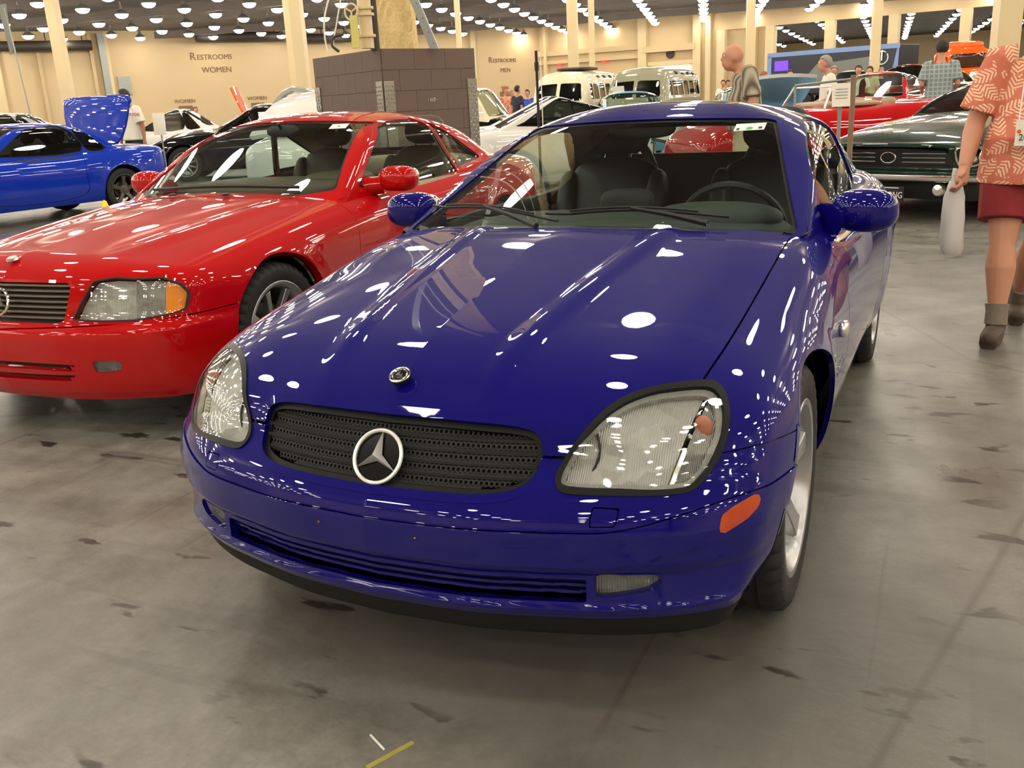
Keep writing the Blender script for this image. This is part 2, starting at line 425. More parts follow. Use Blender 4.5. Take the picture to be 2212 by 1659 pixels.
# ---------------------------------------------------------------- the exhibition hall
def tex_floor():
    m, nt, b = new_mat('stained_concrete'); N = nt.nodes; L = nt.links
    tc = N.new('ShaderNodeTexCoord')
    def mp(scale, rot=0):
        q = N.new('ShaderNodeMapping'); q.inputs['Scale'].default_value = scale; q.inputs['Rotation'].default_value = (0, 0, rot); L.new(tc.outputs['Object'], q.inputs[0]); return q.outputs[0]
    def noise(v, s, d=6, r=.6, dist=0):
        n = N.new('ShaderNodeTexNoise'); n.inputs['Scale'].default_value = s; n.inputs['Detail'].default_value = d; n.inputs['Roughness'].default_value = r; n.inputs['Distortion'].default_value = dist; L.new(v, n.inputs['Vector']); return n.outputs['Fac']
    def ramp(f, a, c, lo=0, hi=1):
        r = N.new('ShaderNodeMapRange'); r.inputs[1].default_value = a; r.inputs[2].default_value = c; r.inputs[3].default_value = lo; r.inputs[4].default_value = hi; L.new(f, r.inputs[0]); return r.outputs[0]
    def mixc(f, a, c, blend='MIX'):
        x = N.new('ShaderNodeMix'); x.data_type = 'RGBA'; x.blend_type = blend
        if isinstance(f, float): x.inputs[0].default_value = f
        else: L.new(f, x.inputs[0])
        for k, q in ((6, a), (7, c)):
            if isinstance(q, tuple): x.inputs[k].default_value = q
            else: L.new(q, x.inputs[k])
        return x.outputs[2]
    base = mixc(ramp(noise(mp((1, 1, 1)), .38, 5), .36, .64), srgb(88, 87, 82), srgb(148, 145, 137))
    base = mixc(ramp(noise(mp((1, 1, 1)), 3.2, 8, .7), .38, .68), base, srgb(92, 89, 82))
    base = mixc(ramp(noise(mp((.6, 5, 1), .75), 1.1, 7, .65, .4), .56, .70, 0, .55), base, srgb(70, 66, 60))
    base = mixc(ramp(noise(mp((6, .5, 1), .35), .9, 7, .65, .5), .58, .72, 0, .5), base, srgb(76, 72, 65))
    st = N.new('ShaderNodeMath'); st.operation = 'MULTIPLY'
    L.new(ramp(noise(mp((1, 2.6, 1), -.9), 4.2, 4, .5, .3), .61, .65), st.inputs[0]); L.new(ramp(noise(mp((1, 1, 1)), 1.4, 2), .44, .52), st.inputs[1])
    base = mixc(st.outputs[0], base, srgb(48, 42, 36))
    # scratches and hairline joints
    for rot, s in ((.55, (7, .16, 1)), (-.6, (8, .14, 1)), (1.45, (6, .2, 1))):
        base = mixc(ramp(noise(mp(s, rot), 1.7, 3, .5), .705, .74, 0, .75), base, srgb(82, 76, 68))
    vo = N.new('ShaderNodeTexVoronoi'); vo.feature = 'DISTANCE_TO_EDGE'; vo.inputs['Scale'].default_value = .22; L.new(mp((1, 1, 1), .2), vo.inputs['Vector'])
    base = mixc(ramp(vo.outputs['Distance'], .0, .0035, .6, 0), base, srgb(66, 62, 56))
    base = mixc(ramp(noise(mp((1, 1, 1)), 60, 3), .3, .7, 0, .22), base, srgb(84, 80, 74))
    L.new(base, b.inputs['Base Color'])
    L.new(ramp(noise(mp((1, 1, 1)), 2.0, 6, .6), .3, .7, .26, .5), b.inputs['Roughness'])
    bp = N.new('ShaderNodeBump'); bp.inputs['Strength'].default_value = .12; bp.inputs['Distance'].default_value = .01; L.new(noise(mp((1, 1, 1)), 25, 5), bp.inputs['Height']); L.new(bp.outputs[0], b.inputs['Normal'])
    b.inputs['Specular IOR Level'].default_value = .45
    return m
MAT['floor'] = tex_floor()
MAT['wall'] = pmat('beige_wall_paint', srgb(206, 184, 146), .8, noise=.04, nscale=.4, bump=.05, bscale=6)
MAT['walldark'] = pmat('beige_panel_paint', srgb(196, 176, 138), .8, noise=.05, nscale=.4)
MAT['column'] = pmat('cream_steel_paint', srgb(214, 196, 154), .45, noise=.04, nscale=2)
MAT['ceil'] = pmat('dark_roof_deck', srgb(116, 109, 104), .9, noise=.35, nscale=.5)
MAT['duct'] = pmat('dark_duct', srgb(58, 52, 48), .6, noise=.2, nscale=1)
MAT['brown'] = pmat('brown_painted_block', srgb(104, 88, 80), .7, noise=.08, nscale=6, bump=.15, bscale=90)
MAT['stucco'] = pmat('rough_sprayed_fireproofing', srgb(222, 198, 142), .95, noise=.32, nscale=42, bump=1.0, bscale=34)
MAT['galv'] = pmat('galvanised_steel', srgb(150, 154, 152), .45, .6, noise=.15, nscale=9)
MAT['letter'] = pmat('brown_letter_paint', srgb(128, 104, 76), .8)
MAT['glow'] = pmat('lamp_diffuser', (LAMP_COLOR[0], LAMP_COLOR[1], LAMP_COLOR[2], 1), .5, emit=LAMP_POWER)
def struct(o, kind='structure'): o['kind'] = kind; return o
V2 = lambda a: Vector((a[0], a[1], 0))
WA0, WA1, WB1, WC1 = V2((-72, 35)), V2((-36.2, 86.2)), V2((-18.5, 85.0)), V2((26, 76.5))
HC = 8.0
def wall_seg(name, a, b, z0, z1, m, th=.4, off=0):
    d = (b - a); n = Vector((-d.y, d.x, 0)).normalized() * (th / 2 + off); c = (a + b) / 2 + n
    o = MB().box((c.x, c.y, (z0 + z1) / 2), (d.length, th, z1 - z0), rz=math.atan2(d.y, d.x)).build(name, m)
    return struct(o)
struct(MB().box((-10, 60, -.1), (150, 240, .2)).build('floor', MAT['floor']))
struct(MB().box((-10, 60, HC + .1), (150, 240, .2)).build('ceiling', MAT['ceil']))
wall_seg('wall_back', WA0, WA1, 0, HC, MAT['wall'])
wall_seg('wall_back_corner', WA1, WB1, 0, HC, MAT['wall'])
wall_seg('wall_left', V2((-72, -30)), WA0, 0, HC, MAT['wall'])
wall_seg('wall_front', V2((30, -30)), V2((-72, -30)), 0, HC, MAT['walldark'])
wall_seg('wall_right', V2((32, 175)), V2((32, -30)), 0, HC, MAT['walldark'])
wall_seg('wall_far', V2((-60, 160)), V2((32, 160)), 0, HC, MAT['wall'])
wall_seg('wall_far_left', V2((-36.2, 86.4)), V2((-60, 160)), 0, HC, MAT['wall'])
# header beam over the openings to the second hall, its closed bays and posts
dC = (WC1 - WB1).normalized(); rC = math.atan2(dC.y, dC.x)
def onC(t): return WB1 + dC * t
wall_seg('wall_header', WB1, WC1, 6.4, HC, MAT['wall'], .6)
wall_seg('wall_header_lower', WB1, onC(4.3), 0, 6.4, MAT['walldark'], .3, .3)
for k, t in enumerate((.2, 3.0, 4.6, 9.6, 14.6, 19.8, 25.0, 31.0)):
    p = onC(t); struct(MB().box((p.x, p.y, 3.2), (.75, .75, 6.4), rz=rC).build('trim_%d' % (k + 1), MAT['column']))
# wall relief: girts on the corner wall, service strip and pilasters on the long wall
def on_wall(a, b, px):
    """where the view column px meets the wall line a-b"""
    q = place(px, 10); o = Vector((CAM_POS[0], CAM_POS[1], 0)); d = q - o; e = b - a
    den = d.x * e.y - d.y * e.x; t = ((a.x - o.x) * e.y - (a.y - o.y) * e.x) / den
    return o + d * t
tn = 9
dB = (WB1 - WA1).normalized(); nB = Vector((dB.y, -dB.x, 0)); rB = math.atan2(dB.y, dB.x)
dA = (WA1 - WA0).normalized(); nA = Vector((dA.y, -dA.x, 0)); rA = math.atan2(dA.y, dA.x)
def beam_on(a, b, z, h, dep, nrm, name, m):
    c = (a + b) / 2 + nrm * dep / 2; d = b - a
    return struct(MB().box((c.x, c.y, z), (d.length, dep, h), rz=math.atan2(d.y, d.x)).build(name, m))
for z, h in ((5.55, .45), (4.75, .35), (3.35, .28), (2.65, .4), (2.0, .3)):
    beam_on(WA1, on_wall(WA1, WB1, 1388), z, h, .45, nB, 'trim_%d' % tn, MAT['wall']); tn += 1
for px, w in ((1392, .8), (1508, .7), (1532, .45), (1186, .3)):
    p = on_wall(WA1, WB1, px) + nB * .3; struct(MB().box((p.x, p.y, HC / 2), (w, .6, HC), rz=rB).build('trim_%d' % tn, MAT['column'])); tn += 1
a_, b_ = on_wall(WA1, WB1, 1396), on_wall(WA1, WB1, 1505)
beam_on(a_, b_, 5.25, .55, .7, nB, 'trim_%d' % tn, MAT['wall']); tn += 1
beam_on(on_wall(WA1, WB1, 1404), on_wall(WA1, WB1, 1502), 4.0, .3, .5, nB, 'trim_%d' % tn, MAT['column']); tn += 1
# roller door open to bright daylight
a_, b_ = on_wall(WA1, WB1, 1408), on_wall(WA1, WB1, 1493); c = (a_ + b_) / 2 + nB * .06
MAT['daylight'] = pmat('bright_daylight_opening', (1, 1, .98, 1), .5, emit=3.0)
struct(MB().box((c.x, c.y, 1.85), ((b_ - a_).length, .1, 3.7), rz=rB).build('door_1', MAT['daylight']))
# long wall: vertical joints, a steel strip, service doors and lettering
for px, w, m in ((246, .5, 'galv'), (256, .22, 'column'), (10, 1.0, 'column'), (110, .25, 'walldark'), (222, .25, 'walldark'), (1025, .5, 'column')):
    p = on_wall(WA0, WA1, px) + nA * .2; struct(MB().box((p.x, p.y, HC / 2 - .1), (w, .4, HC - .2), rz=rA).build('trim_%d' % tn, MAT[m])); tn += 1
for px0, px1, z in ((30, 222, 6.9), (440, 620, 7.4), (640, 760, 7.2)):
    a_, b_ = on_wall(WA0, WA1, px0) + nA * 1.2, on_wall(WA0, WA1, px1) + nA * 1.2; b = MB(); b.tube([(a_.x, a_.y, z), (b_.x, b_.y, z)], .36, 14)
    d_ = tag(b.build('air_duct', MAT['duct']), {30: 'dark round air duct hung along the far left wall', 440: 'dark air duct above the restroom lettering', 640: 'short dark duct beside the twin cream columns'}[px0], 'duct')
    for t in (.1, .5, .9): q = a_.lerp(b_, t); MB().tube([(q.x, q.y, z + .3), (q.x, q.y, HC)], .04, 6).build('hanger', MAT['duct'], d_)
for n, px in ((2, 405), (3, 560), (4, 1092)):
    p = on_wall(WA0, WA1, px) + nA * .03; struct(MB().box((p.x, p.y, 1.15), (1.1, .1, 2.3), rz=rA).build('door_%d' % n, MAT['letter']))
    for o in (text_obj('door_lettering', 'WOMEN' if n < 4 else 'MEN', .42, MAT['letter'], frame((p.x + nA.x * .02, p.y + nA.y * .02, 2.65), dA, nA), None, .01),):
        tag(o, {2: 'small brown WOMEN lettering over the left restroom door', 3: 'small brown WOMEN lettering over the right restroom door', 4: 'small brown MEN lettering over the far restroom door'}[n], 'lettering')
def small_caps(px, z, first, rest, s, label, second):
    p = on_wall(WA0, WA1, px) + nA * .02; r = empty('wall_lettering', (p.x, p.y, z)); tag(r, label, 'lettering')
    def put(nm, t, size, dx, dz, al): return text_obj(nm, t, size, MAT['letter'], frame((dA.x * dx, dA.y * dx, dz), dA, nA), r, .03, al)
    put('letter', first, s * 1.45, -s * 3.15, s * .12, 'CENTER'); put('word', rest, s, -s * 2.6, 0, 'LEFT'); put('word', second, s * 1.1, 0, -s * 1.75, 'CENTER')
small_caps(482, 5.95, 'R', 'ESTROOMS', .56, 'large brown RESTROOMS WOMEN lettering painted on the beige wall', 'WOMEN')
small_caps(1095, 5.1, 'R', 'ESTROOMS', .50, 'smaller brown RESTROOMS MEN lettering beyond the brown block pier', 'MEN')
p = on_wall(WA0, WA1, 282) + nA * .08
tag(MB().box((p.x, p.y, 4.0), (.9, .16, 1.35), rz=rA).build('wall_panel', MAT['galv']), 'grey electrical panel on the beige restroom wall', 'panel')
# exit lights
MAT['redlight'] = pmat('red_sign_light', srgb(255, 50, 40), .5, emit=2.5)
for px, lb in ((1217, 'red exit light beside the thick cream column'), (1312, 'red exit light between the columns and the loading door')):
    p = on_wall(WA1, WB1, px) + nB * .6; tag(MB().box((p.x, p.y, 4.45), (.34, .1, .3), rz=rB).build('exit_light', MAT['redlight']), lb, 'exit light')
p = on_wall(WA1, WB1, 1449) + nB * .1; e = MB(); e.lathe([(.001, 0), (.4, 0), (.4, .06), (.001, .06)], n=20); e.v = [tuple(frame((p.x, p.y, 4.75), dB, nB) @ Vector(q)) for q in e.v]
tag(e.build('wall_fan', MAT['duct']), 'small dark round vent above the bright loading door', 'vent')
# roof steel
tr = 20
for k in range(9):
    y = -20 + k * 14.0; c = Vector((-14 - .24 * (y - 40), y, HC - .35)); b = MB(); b.box(c, (84, .22, .5), rz=.18)
    struct(b.build('trim_%d' % (tr + k), MAT['ceil']))
def column(px, depth, w, label, name='steel_column', top=HC, m='column', group=None):
    p = place(px, depth); b = MB(); b.box((p.x, p.y, top / 2), (w, w, top), rz=.3)
    o = tag(b.build(name, MAT[m], bevel=.01), label, 'column', group)
    f = MB(); f.box((p.x, p.y, .15), (w * 1.7, w * 1.7, .3), rz=.3); f.build('base_plate', MAT[m], o)
    return p
column(158, 44, .48, 'cream steel column at the far left beside a glaring lamp')
column(664, 30, .36, 'cream steel column right of the restroom lettering'); column(645, 44, .30, 'slim lamp-lit column left of the thick cream one')
column(1000, 46, .24, 'slim cream column right of the brown block pier'); column(1241, 40, .44, 'thick cream column standing above the left van')
column(1281, 46, .28, 'slim lamp-lit column between the two vans'); column(1618, 42, .36, 'cream column behind the striped-shirt man')
column(1886, 42, .38, 'cream column in front of the dark trailer'); column(2163, 19, .44, 'bright cream column behind the walking man')
# ceiling lamps: one built, the others copied
lamp = MB().lathe([(.05, .52), (.09, .50), (.12, .30), (.34, .12), (.385, .02), (.375, .02), (.34, .10)], n=14, cap=False).tube([(0, 0, .5), (0, 0, .72)], .03, 6).build('ceiling_lamp', MAT['galv'])
gl = MB().lathe([(.001, -.20), (.15, -.19), (.28, -.13), (.36, -.02), (.37, .02)], n=14, cap=False).build('diffuser', MAT['glow'], lamp)
def proj_px(p):
    d = Vector(p) - Vector(CAM_POS); w = d.dot(_f)
    return (1106 + CAM_F * d.dot(_r) / w, 829.5 - CAM_F * d.dot(_u) / w, w) if w > .1 else (-1e4, -1e4, -1)
spots = []; rest = []
ax, bx = Vector((-.24, 1, 0)) * 3.55, Vector((4.1, .75, 0))
for i in range(-12, 14):
    for j in range(-24, 12):
        p = Vector((-26.8, 60, 7.3)) + bx * i + ax * j
        if not (-70 < p.x < 30 and -26 < p.y < 92): continue
        e = WA1 - WA0
        if (p.x - WA0.x) * e.y - (p.y - WA0.y) * e.x < 40 and p.y > 30: continue
        u, v, w = proj_px(p); near = math.hypot(p.x + 1, p.y - 1) < 19
        vis = -40 < u < 2260 and -30 < v < 240 and w > 0
        (spots if near or vis else rest).append(p)
for i in range(-3, 8):
    for j in range(0, 9):
        p = Vector((-16, 96, 7.3)) + Vector((4.1, .3, 0)) * i + Vector((-.4, 6.5, 0)) * j; u, v, w = proj_px(p)
        if 1560 < u < 2240: spots.append(p)
spots.sort(key=lambda p: math.hypot(p.x, p.y))
print('lamps', len(spots), len(rest))
for k, p in enumerate(spots):
    if k == 0: o = lamp
    else:
        o = lamp.copy(); COL.objects.link(o); g2 = gl.copy(); COL.objects.link(g2); g2.parent = o
    o.location = p; tag(o, 'round high-bay lamp hanging under the dark roof of the hall', 'ceiling lamp', 'high-bay lamps under the roof')
rb = MB()
for p in rest: rb.lathe([(.001, -.20), (.28, -.13), (.37, .02)], c=tuple(p), n=8, cap=False)
ro = rb.build('ceiling_lamp', MAT['glow']); ro['kind'] = 'stuff'; tag(ro, 'rows of further high-bay lamps over the rest of the hall', 'ceiling lamp')
# ---------------------------------------------------------------- block pier with fireproofed column and pipes
Cc, Lc, Rc = V2((-4.31, 7.04)), V2((-5.67, 7.76)), V2((-3.80, 8.12)); Bc = Lc + Rc - Cc; PH = 1.87
pier = empty('block_pier', ((Cc + Bc) / 2)[:]); o0 = (Cc + Bc) / 2; tag(pier, 'waist-high dark brown concrete block pier around a column, with diamond-plate corners', 'pier')
b = MB(); P4 = [(Cc - o0), (Rc - o0), (Bc - o0), (Lc - o0)]
b.prism([(q.x, q.y) for q in P4], PH); b.build('core', MAT['brown'], pier, bevel=.004)
rows = 9; hh = PH / rows
for k in range(4):
    a, c = P4[k], P4[(k + 1) % 4]; d = c - a; nrm = Vector((d.y, -d.x, 0)).normalized(); n = max(2, round(d.length / .41)); bb = MB()
    for r in range(rows):
        xs = [0] + [(i + (.5 if r % 2 else 0)) / n for i in range(0, n + 1) if 0 < (i + (.5 if r % 2 else 0)) / n < 1] + [1]
        for u0, u1 in zip(xs[:-1], xs[1:]):
            q = a.lerp(c, (u0 + u1) / 2) + nrm * .004; bb.box((q.x, q.y, (r + .5) * hh), ((u1 - u0) * d.length - .0035, .012, hh - .0035), rz=math.atan2(d.y, d.x))
    bb.build('block_face', MAT['brown'], pier)
def plate_mat():
    m, nt, b = new_mat('diamond_plate'); b.inputs['Metallic'].default_value = .9; b.inputs['Roughness'].default_value = .28; b.inputs['Base Color'].default_value = srgb(168, 168, 164)
    tc = nt.nodes.new('ShaderNodeTexCoord'); ns = nt.nodes.new('ShaderNodeTexNoise'); ns.inputs['Scale'].default_value = 30; nt.links.new(tc.outputs['Object'], ns.inputs['Vector'])
    bp = nt.nodes.new('ShaderNodeBump'); bp.inputs['Strength'].default_value = .1; nt.links.new(ns.outputs['Fac'], bp.inputs['Height']); nt.links.new(bp.outputs[0], b.inputs['Normal'])
    return m
MAT['plate'] = plate_mat()
for k, cpt in enumerate((P4[0], P4[1], P4[3])):
    prev = P4[k - 1] if k < 2 else P4[2]; nxt = P4[(k + 1) % 4] if k < 2 else P4[0]
    bb = MB()
    for other in (prev, nxt):
        d = (other - cpt).normalized(); nrm = Vector((d.y, -d.x, 0)); nrm = nrm if nrm.dot(cpt) > 0 else -nrm
        q = cpt + d * .058 + nrm * .017; bb.box((q.x, q.y, .78), (.125, .006, 1.55), rz=math.atan2(d.y, d.x))
        for iz in range(38):
            for ix in range(4):
                a45 = .785 if (ix + iz) % 2 else -.785; w_ = cpt + d * (.014 + .030 * ix) + nrm * .0215
                e1 = (d * math.cos(a45) + Vector((0, 0, 1)) * math.sin(a45)); e2 = (-d * math.sin(a45) + Vector((0, 0, 1)) * math.cos(a45)); w_ = Vector((w_.x, w_.y, .02 + iz * .040))
                bb.add([w_ + e1 * .018, w_ + e2 * .006, w_ - e1 * .018, w_ - e2 * .006, w_ + nrm * .006], [(0, 1, 4), (1, 2, 4), (2, 3, 4), (3, 0, 4), (1, 0, 4), (2, 1, 4), (3, 2, 4), (0, 3, 4)][:4])
    bb.build('corner_guard', MAT['plate'], pier)
pf = (P4[0] + P4[1]) / 2; dR = (P4[1] - P4[0]).normalized(); nR = Vector((dR.y, -dR.x, 0))
text_obj('stencil', '· 117 ·', .05, MAT['white'], frame(tuple(pf + nR * .016 + Vector((0, 0, 1.35))), dR, nR), pier, .001)
M = Matrix.Rotation(.42, 4, 'Z')
cx, cy = o0.x + .07, o0.y + .01
col = MB()
n = 40
for s in range(1):
    V = []; hw = .215
    zs = np.linspace(PH, HC, 60)
    for z in zs:
        for k in range(n):
            t = k / n * 4; sd = int(t); u = (t - sd) * 2 - 1
            x, y = [(u, -1), (1, u), (-u, 1), (-1, -u)][sd]; j = 1 + random.uniform(-.065, .065)
            q = Matrix.Rotation(.42, 3, 'Z') @ Vector((x * hw * j, y * hw * j, 0)); V.append((cx + q.x, cy + q.y, z + random.uniform(-.01, .01)))
    F = [(i * n + k, i * n + (k + 1) % n, (i + 1) * n + (k + 1) % n, (i + 1) * n + k) for i in range(len(zs) - 1) for k in range(n)]
    col.add(V, F, False)
tag(col.build('fireproofed_column', MAT['stucco']), 'yellowish rough-sprayed column rising from the brown block pier', 'column')
# standpipe with valve wheel, yellow box and conduits
def pier_pt(px, z, dd=9.3): q = place(px, dd); return Vector((q.x, q.y, z))
pp = pier_pt(806, 0, 9.5); st = empty('standpipe', (pp.x, pp.y, PH)); tag(st, 'cream standpipe with a valve wheel rising left of the rough column', 'pipe')
b = MB(); b.tube([(0, 0, 0), (0, 0, HC - PH)], .068, 16); b.build('pipe', MAT['column'], st)
for z in (.10, .30, .36, .50): MB().lathe([(.07, z), (.092, z + .005), (.092, z + .03), (.07, z + .035)], n=20, cap=False).build('flange', MAT['column'], st)
b = MB(); ax_ = (-_r * 1).normalized(); b.tube([(0, 0, .34), tuple(ax_ * .08 + Vector((0, 0, .34)))], .035, 10); b.build('valve_body', MAT['column'], st)
vc = Vector((ax_.x * .08, ax_.y * .08 - .09, .34)); b = MB(); b.tube([(vc.x + .075 * math.cos(t), vc.y, vc.z + .075 * math.sin(t)) for t in np.linspace(0, 2 * math.pi, 25)], .010, 8, cap=False)
for t in (.5, 2.6, 4.7): b.tube([tuple(vc), (vc.x + .075 * math.cos(t), vc.y, vc.z + .075 * math.sin(t))], .009, 6)
b.build('hand_wheel', MAT['column'], st)
q = pier_pt(822, 0, 9.7); b = MB(); b.tube([(q.x, q.y, PH - .01), (q.x, q.y, HC)], .05, 10); tag(b.build('brown_pipe', MAT['duct']), 'dark brown pipe between the standpipe and the rough column', 'pipe')  # dark brown is the pipe's own colour
q = pier_pt(782, PH + .15, 9.35); tag(MB().box(tuple(q), (.07, .05, .30), rz=.4).build('junction_box', pmat('yellow_green_box', srgb(206, 200, 120), .5)), 'small yellowish box beside the standpipe on the pier', 'box')
for k, (pts, rr, lb) in enumerate((([(742, 2.45), (722, 2.2), (718, 2.0), (722, 1.86)], .009, 'thin white conduit looping over the left end of the pier'), ([(768, 2.5), (745, 2.12), (735, 1.95), (738, 1.86)], .007, 'thinner white cable behind the looping conduit'), ([(758, 2.02), (738, 2.0), (732, 1.92), (745, 1.86)], .014, 'dark hose curving out of the pier beside the yellow box'))):
    P_ = [tuple(pier_pt(a, z, 9.6)) for a, z in pts]; P_ = [tuple(p) for p in smooth_poly(P_, False, 6)]
    if k < 2: P_ = [(P_[0][0], P_[0][1], HC)] + P_
    b = MB(); b.tube(P_, rr, 8); tag(b.build('cable', MAT['white'] if k < 2 else MAT['duct']), lb, 'cable')
q0, q1 = pier_pt(947, PH - .01, 9.9), pier_pt(905, 2.42, 9.9); q2 = q0 + (q1 - q0) * 8
b = MB(); d = (q1 - q0); n_ = q0.lerp(q1, 4)
e = (_r * .045); V = []
for q in (q0, q0 + d * ((HC - PH) / d.z)):
    V += [q - e, q + e, q + e + Vector((-.01, .04, 0)), q - e + Vector((-.01, .04, 0))]
b.add(V, [(0, 1, 5, 4), (1, 2, 6, 5), (2, 3, 7, 6), (3, 0, 4, 7), (0, 3, 2, 1), (4, 5, 6, 7)])
for t in (.1, .3, .55, .8): c_ = q0 + d * t; b.ball(tuple(c_ + Vector((.02, -.006, 0))), .008, 8)
tag(b.build('steel_brace', MAT['galv']), 'leaning galvanised steel brace at the right of the rough column', 'brace')
# ---------------------------------------------------------------- shape of the blue roadster (nose at y=0, towards -Y)
B_Hc = table([-.2, .02, .10, .17, .30, .50, .80, 1.22, 1.5, 2.0, 2.6, 3.0, 3.3, 3.7, 3.9, 4.2],
             [.51, .626, .672, .713, .762, .807, .857, .905, .908, .905, .90, .905, .915, .905, .88, .80], sm=.05)
B_w = table([-.5, 0, .5, .75, 1.1, 1.6, 2.4, 2.9, 3.15, 3.5, 3.8, 4.3], [.70, .775, .812, .822, .820, .826, .832, .842, .846, .838, .79, .62], sm=.12)
B_sp = table([0, .16, .25, .33, .45, .55, .62, .68, .76, .84, .92, 1.1], [-.12, -.09, -.058, -.026, -.004, .002, 0, -.008, -.032, -.074, -.126, -.26], sm=.03)
B_p = table([0, .2, .4, .5, .6, .7, .78, .83, .87, .95], [-.02, -.006, .038, .068, .113, .182, .275, .38, .52, .95], sm=.02)
B_q = table([0, .17, .20, .255, .28, .29, .352, .362, .380, .448, .459, .479, .509, .569, .629, .689, .76, .9],
            [.09, .07, .045, .020, .004, .012, .014, .008, .0, -.002, .002, .009, .028, .086, .115, .17, .26, .5], sm=.004)
B_r = table([0, .2, .4, .6, .7, .8, .95], [4.0, 3.985, 3.94, 3.83, 3.72, 3.5, 3.0], sm=.03)
B_dr = table([0, .3, .5, .62, .7, .76, .82, .9, 1.0], [0, .012, .038, .066, .092, .122, .17, .28, .5], sm=.03)
B_WH = ((.745, .335), (3.145, .335))

def B_body(V):
    x = np.abs(V[:, 0]); y = V[:, 1]; z = V[:, 2]
    H = B_Hc(y) - B_dr(x) * (1 - .45 * sstep(.6, 1.5, y))
    cl = .19 + .10 * np.clip(y, 0, 1.3)                  # creases on the bonnet running down to the grille
    H = H + (.007 * bump(x - cl, .05) - .006 * sstep(cl - .01, cl + .07, x) * (1 - sstep(cl + .08, cl + .30, x))) * sstep(.08, .3, y) * (1 - sstep(1.15, 1.35, y))
    top = (z - H) * .96
    side = x - (B_w(y) + B_sp(z))
    fl = bump(np.hypot(y - .745, z - .312) - .36, .10) * .010 + bump(np.hypot(y - 3.145, z - .312) - .36, .12) * .012
    side = side - fl * sstep(.15, .35, z)
    q = B_q(z)
    F = B_p(x) + q * (1 - .25 * sstep(.35, .65, x) * sstep(.51, .56, z))
    ps = (B_p(x + .01) - B_p(x - .01)) / .02; qs = (B_q(z + .01) - B_q(z - .01)) / .02
    front = (F - y) / np.sqrt(1 + ps ** 2 + qs ** 2)
    R = B_r(x) - .06 * np.clip((z - .55) / .35, 0, 1) ** 2 - .03 * np.clip((.4 - z) / .2, 0, 1)
    rs = (B_r(x + .01) - B_r(x - .01)) / .02
    rear = (y - R) / np.sqrt(1 + rs ** 2)
    s = smax(side, front, .03)
    s = smax(s, rear, .06)
    return smax(top, s, .055 + .06 * sstep(.4, .7, x) * (1 - sstep(.9, 1.6, y)) + .03 * sstep(1.2, 2.0, y))

B_roof = table([1.2, 1.8, 2.0, 2.3, 2.6, 2.85, 3.1, 3.45, 3.7], [1.125, 1.208, 1.238, 1.256, 1.250, 1.23, 1.18, 1.06, .94], sm=.06)
B_gh = table([.5, .84, .90, 1.0, 1.1, 1.18, 1.25, 1.4], [.80, .725, .705, .664, .620, .582, .545, .44], sm=.03)

def B_cabin(V):
    x = np.abs(V[:, 0]); y = V[:, 1]; z = V[:, 2]
    top = (z - (B_roof(y) - .092 * (x / .55) ** 2.6)) * .97
    side = (x - B_gh(z) + .05 * sstep(2.6, 3.4, y) - .03 * bump(y - 2.1, 1.0)+.02) * .92
    ws = (1.22 + (z - .90) * 2.36 + (.54 + 1.0 * np.clip(z - .9, -.1, .4)) * x * x - y) / 2.5
    rr = (y - (3.62 - (z - .9) * 1.35 - .30 * x * x)) / 1.7
    s = smax(side, ws, .022)
    s = smax(s, rr, .05)
    return smax(top, s, .045)

B_lamp = None
# ---------------------------------------------------------------- shared car parts
def tyre_mesh(R, w, rr, n=120, tread=True):
    """tyre around the X axis, outer face at +w/2"""
    h = w / 2
    prof = [(rr - .012, -h * .80), (rr + .004, -h * .90), (rr + (R - rr) * .5, -h * 1.0), (R - .022, -h * .97), (R - .006, -h * .84), (R - .001, -h * .62)]
    for g in (-.36, 0.0, .36):
        prof += [(R, h * g - .010), (R - .007, h * g - .007), (R - .007, h * g + .007), (R, h * g + .010)]
    prof += [(R - .001, h * .62), (R - .006, h * .84), (R - .022, h * .97), (rr + (R - rr) * .5, h * 1.0), (rr + .004, h * .93), (rr - .012, h * .84)]
    V = []
    for r, x in prof:
        for k in range(n):
            t = 2 * math.pi * k / n; q = r
            if tread and R - .023 < r < R - .0005 and r != R - .007 and k % 3 == 0: q = r - .010
            V.append((x, q * math.cos(t), q * math.sin(t)))
    F = [(i * n + k, (i + 1) * n + k, (i + 1) * n + (k + 1) % n, i * n + (k + 1) % n) for i in range(len(prof) - 1) for k in range(n)]
    return V, F
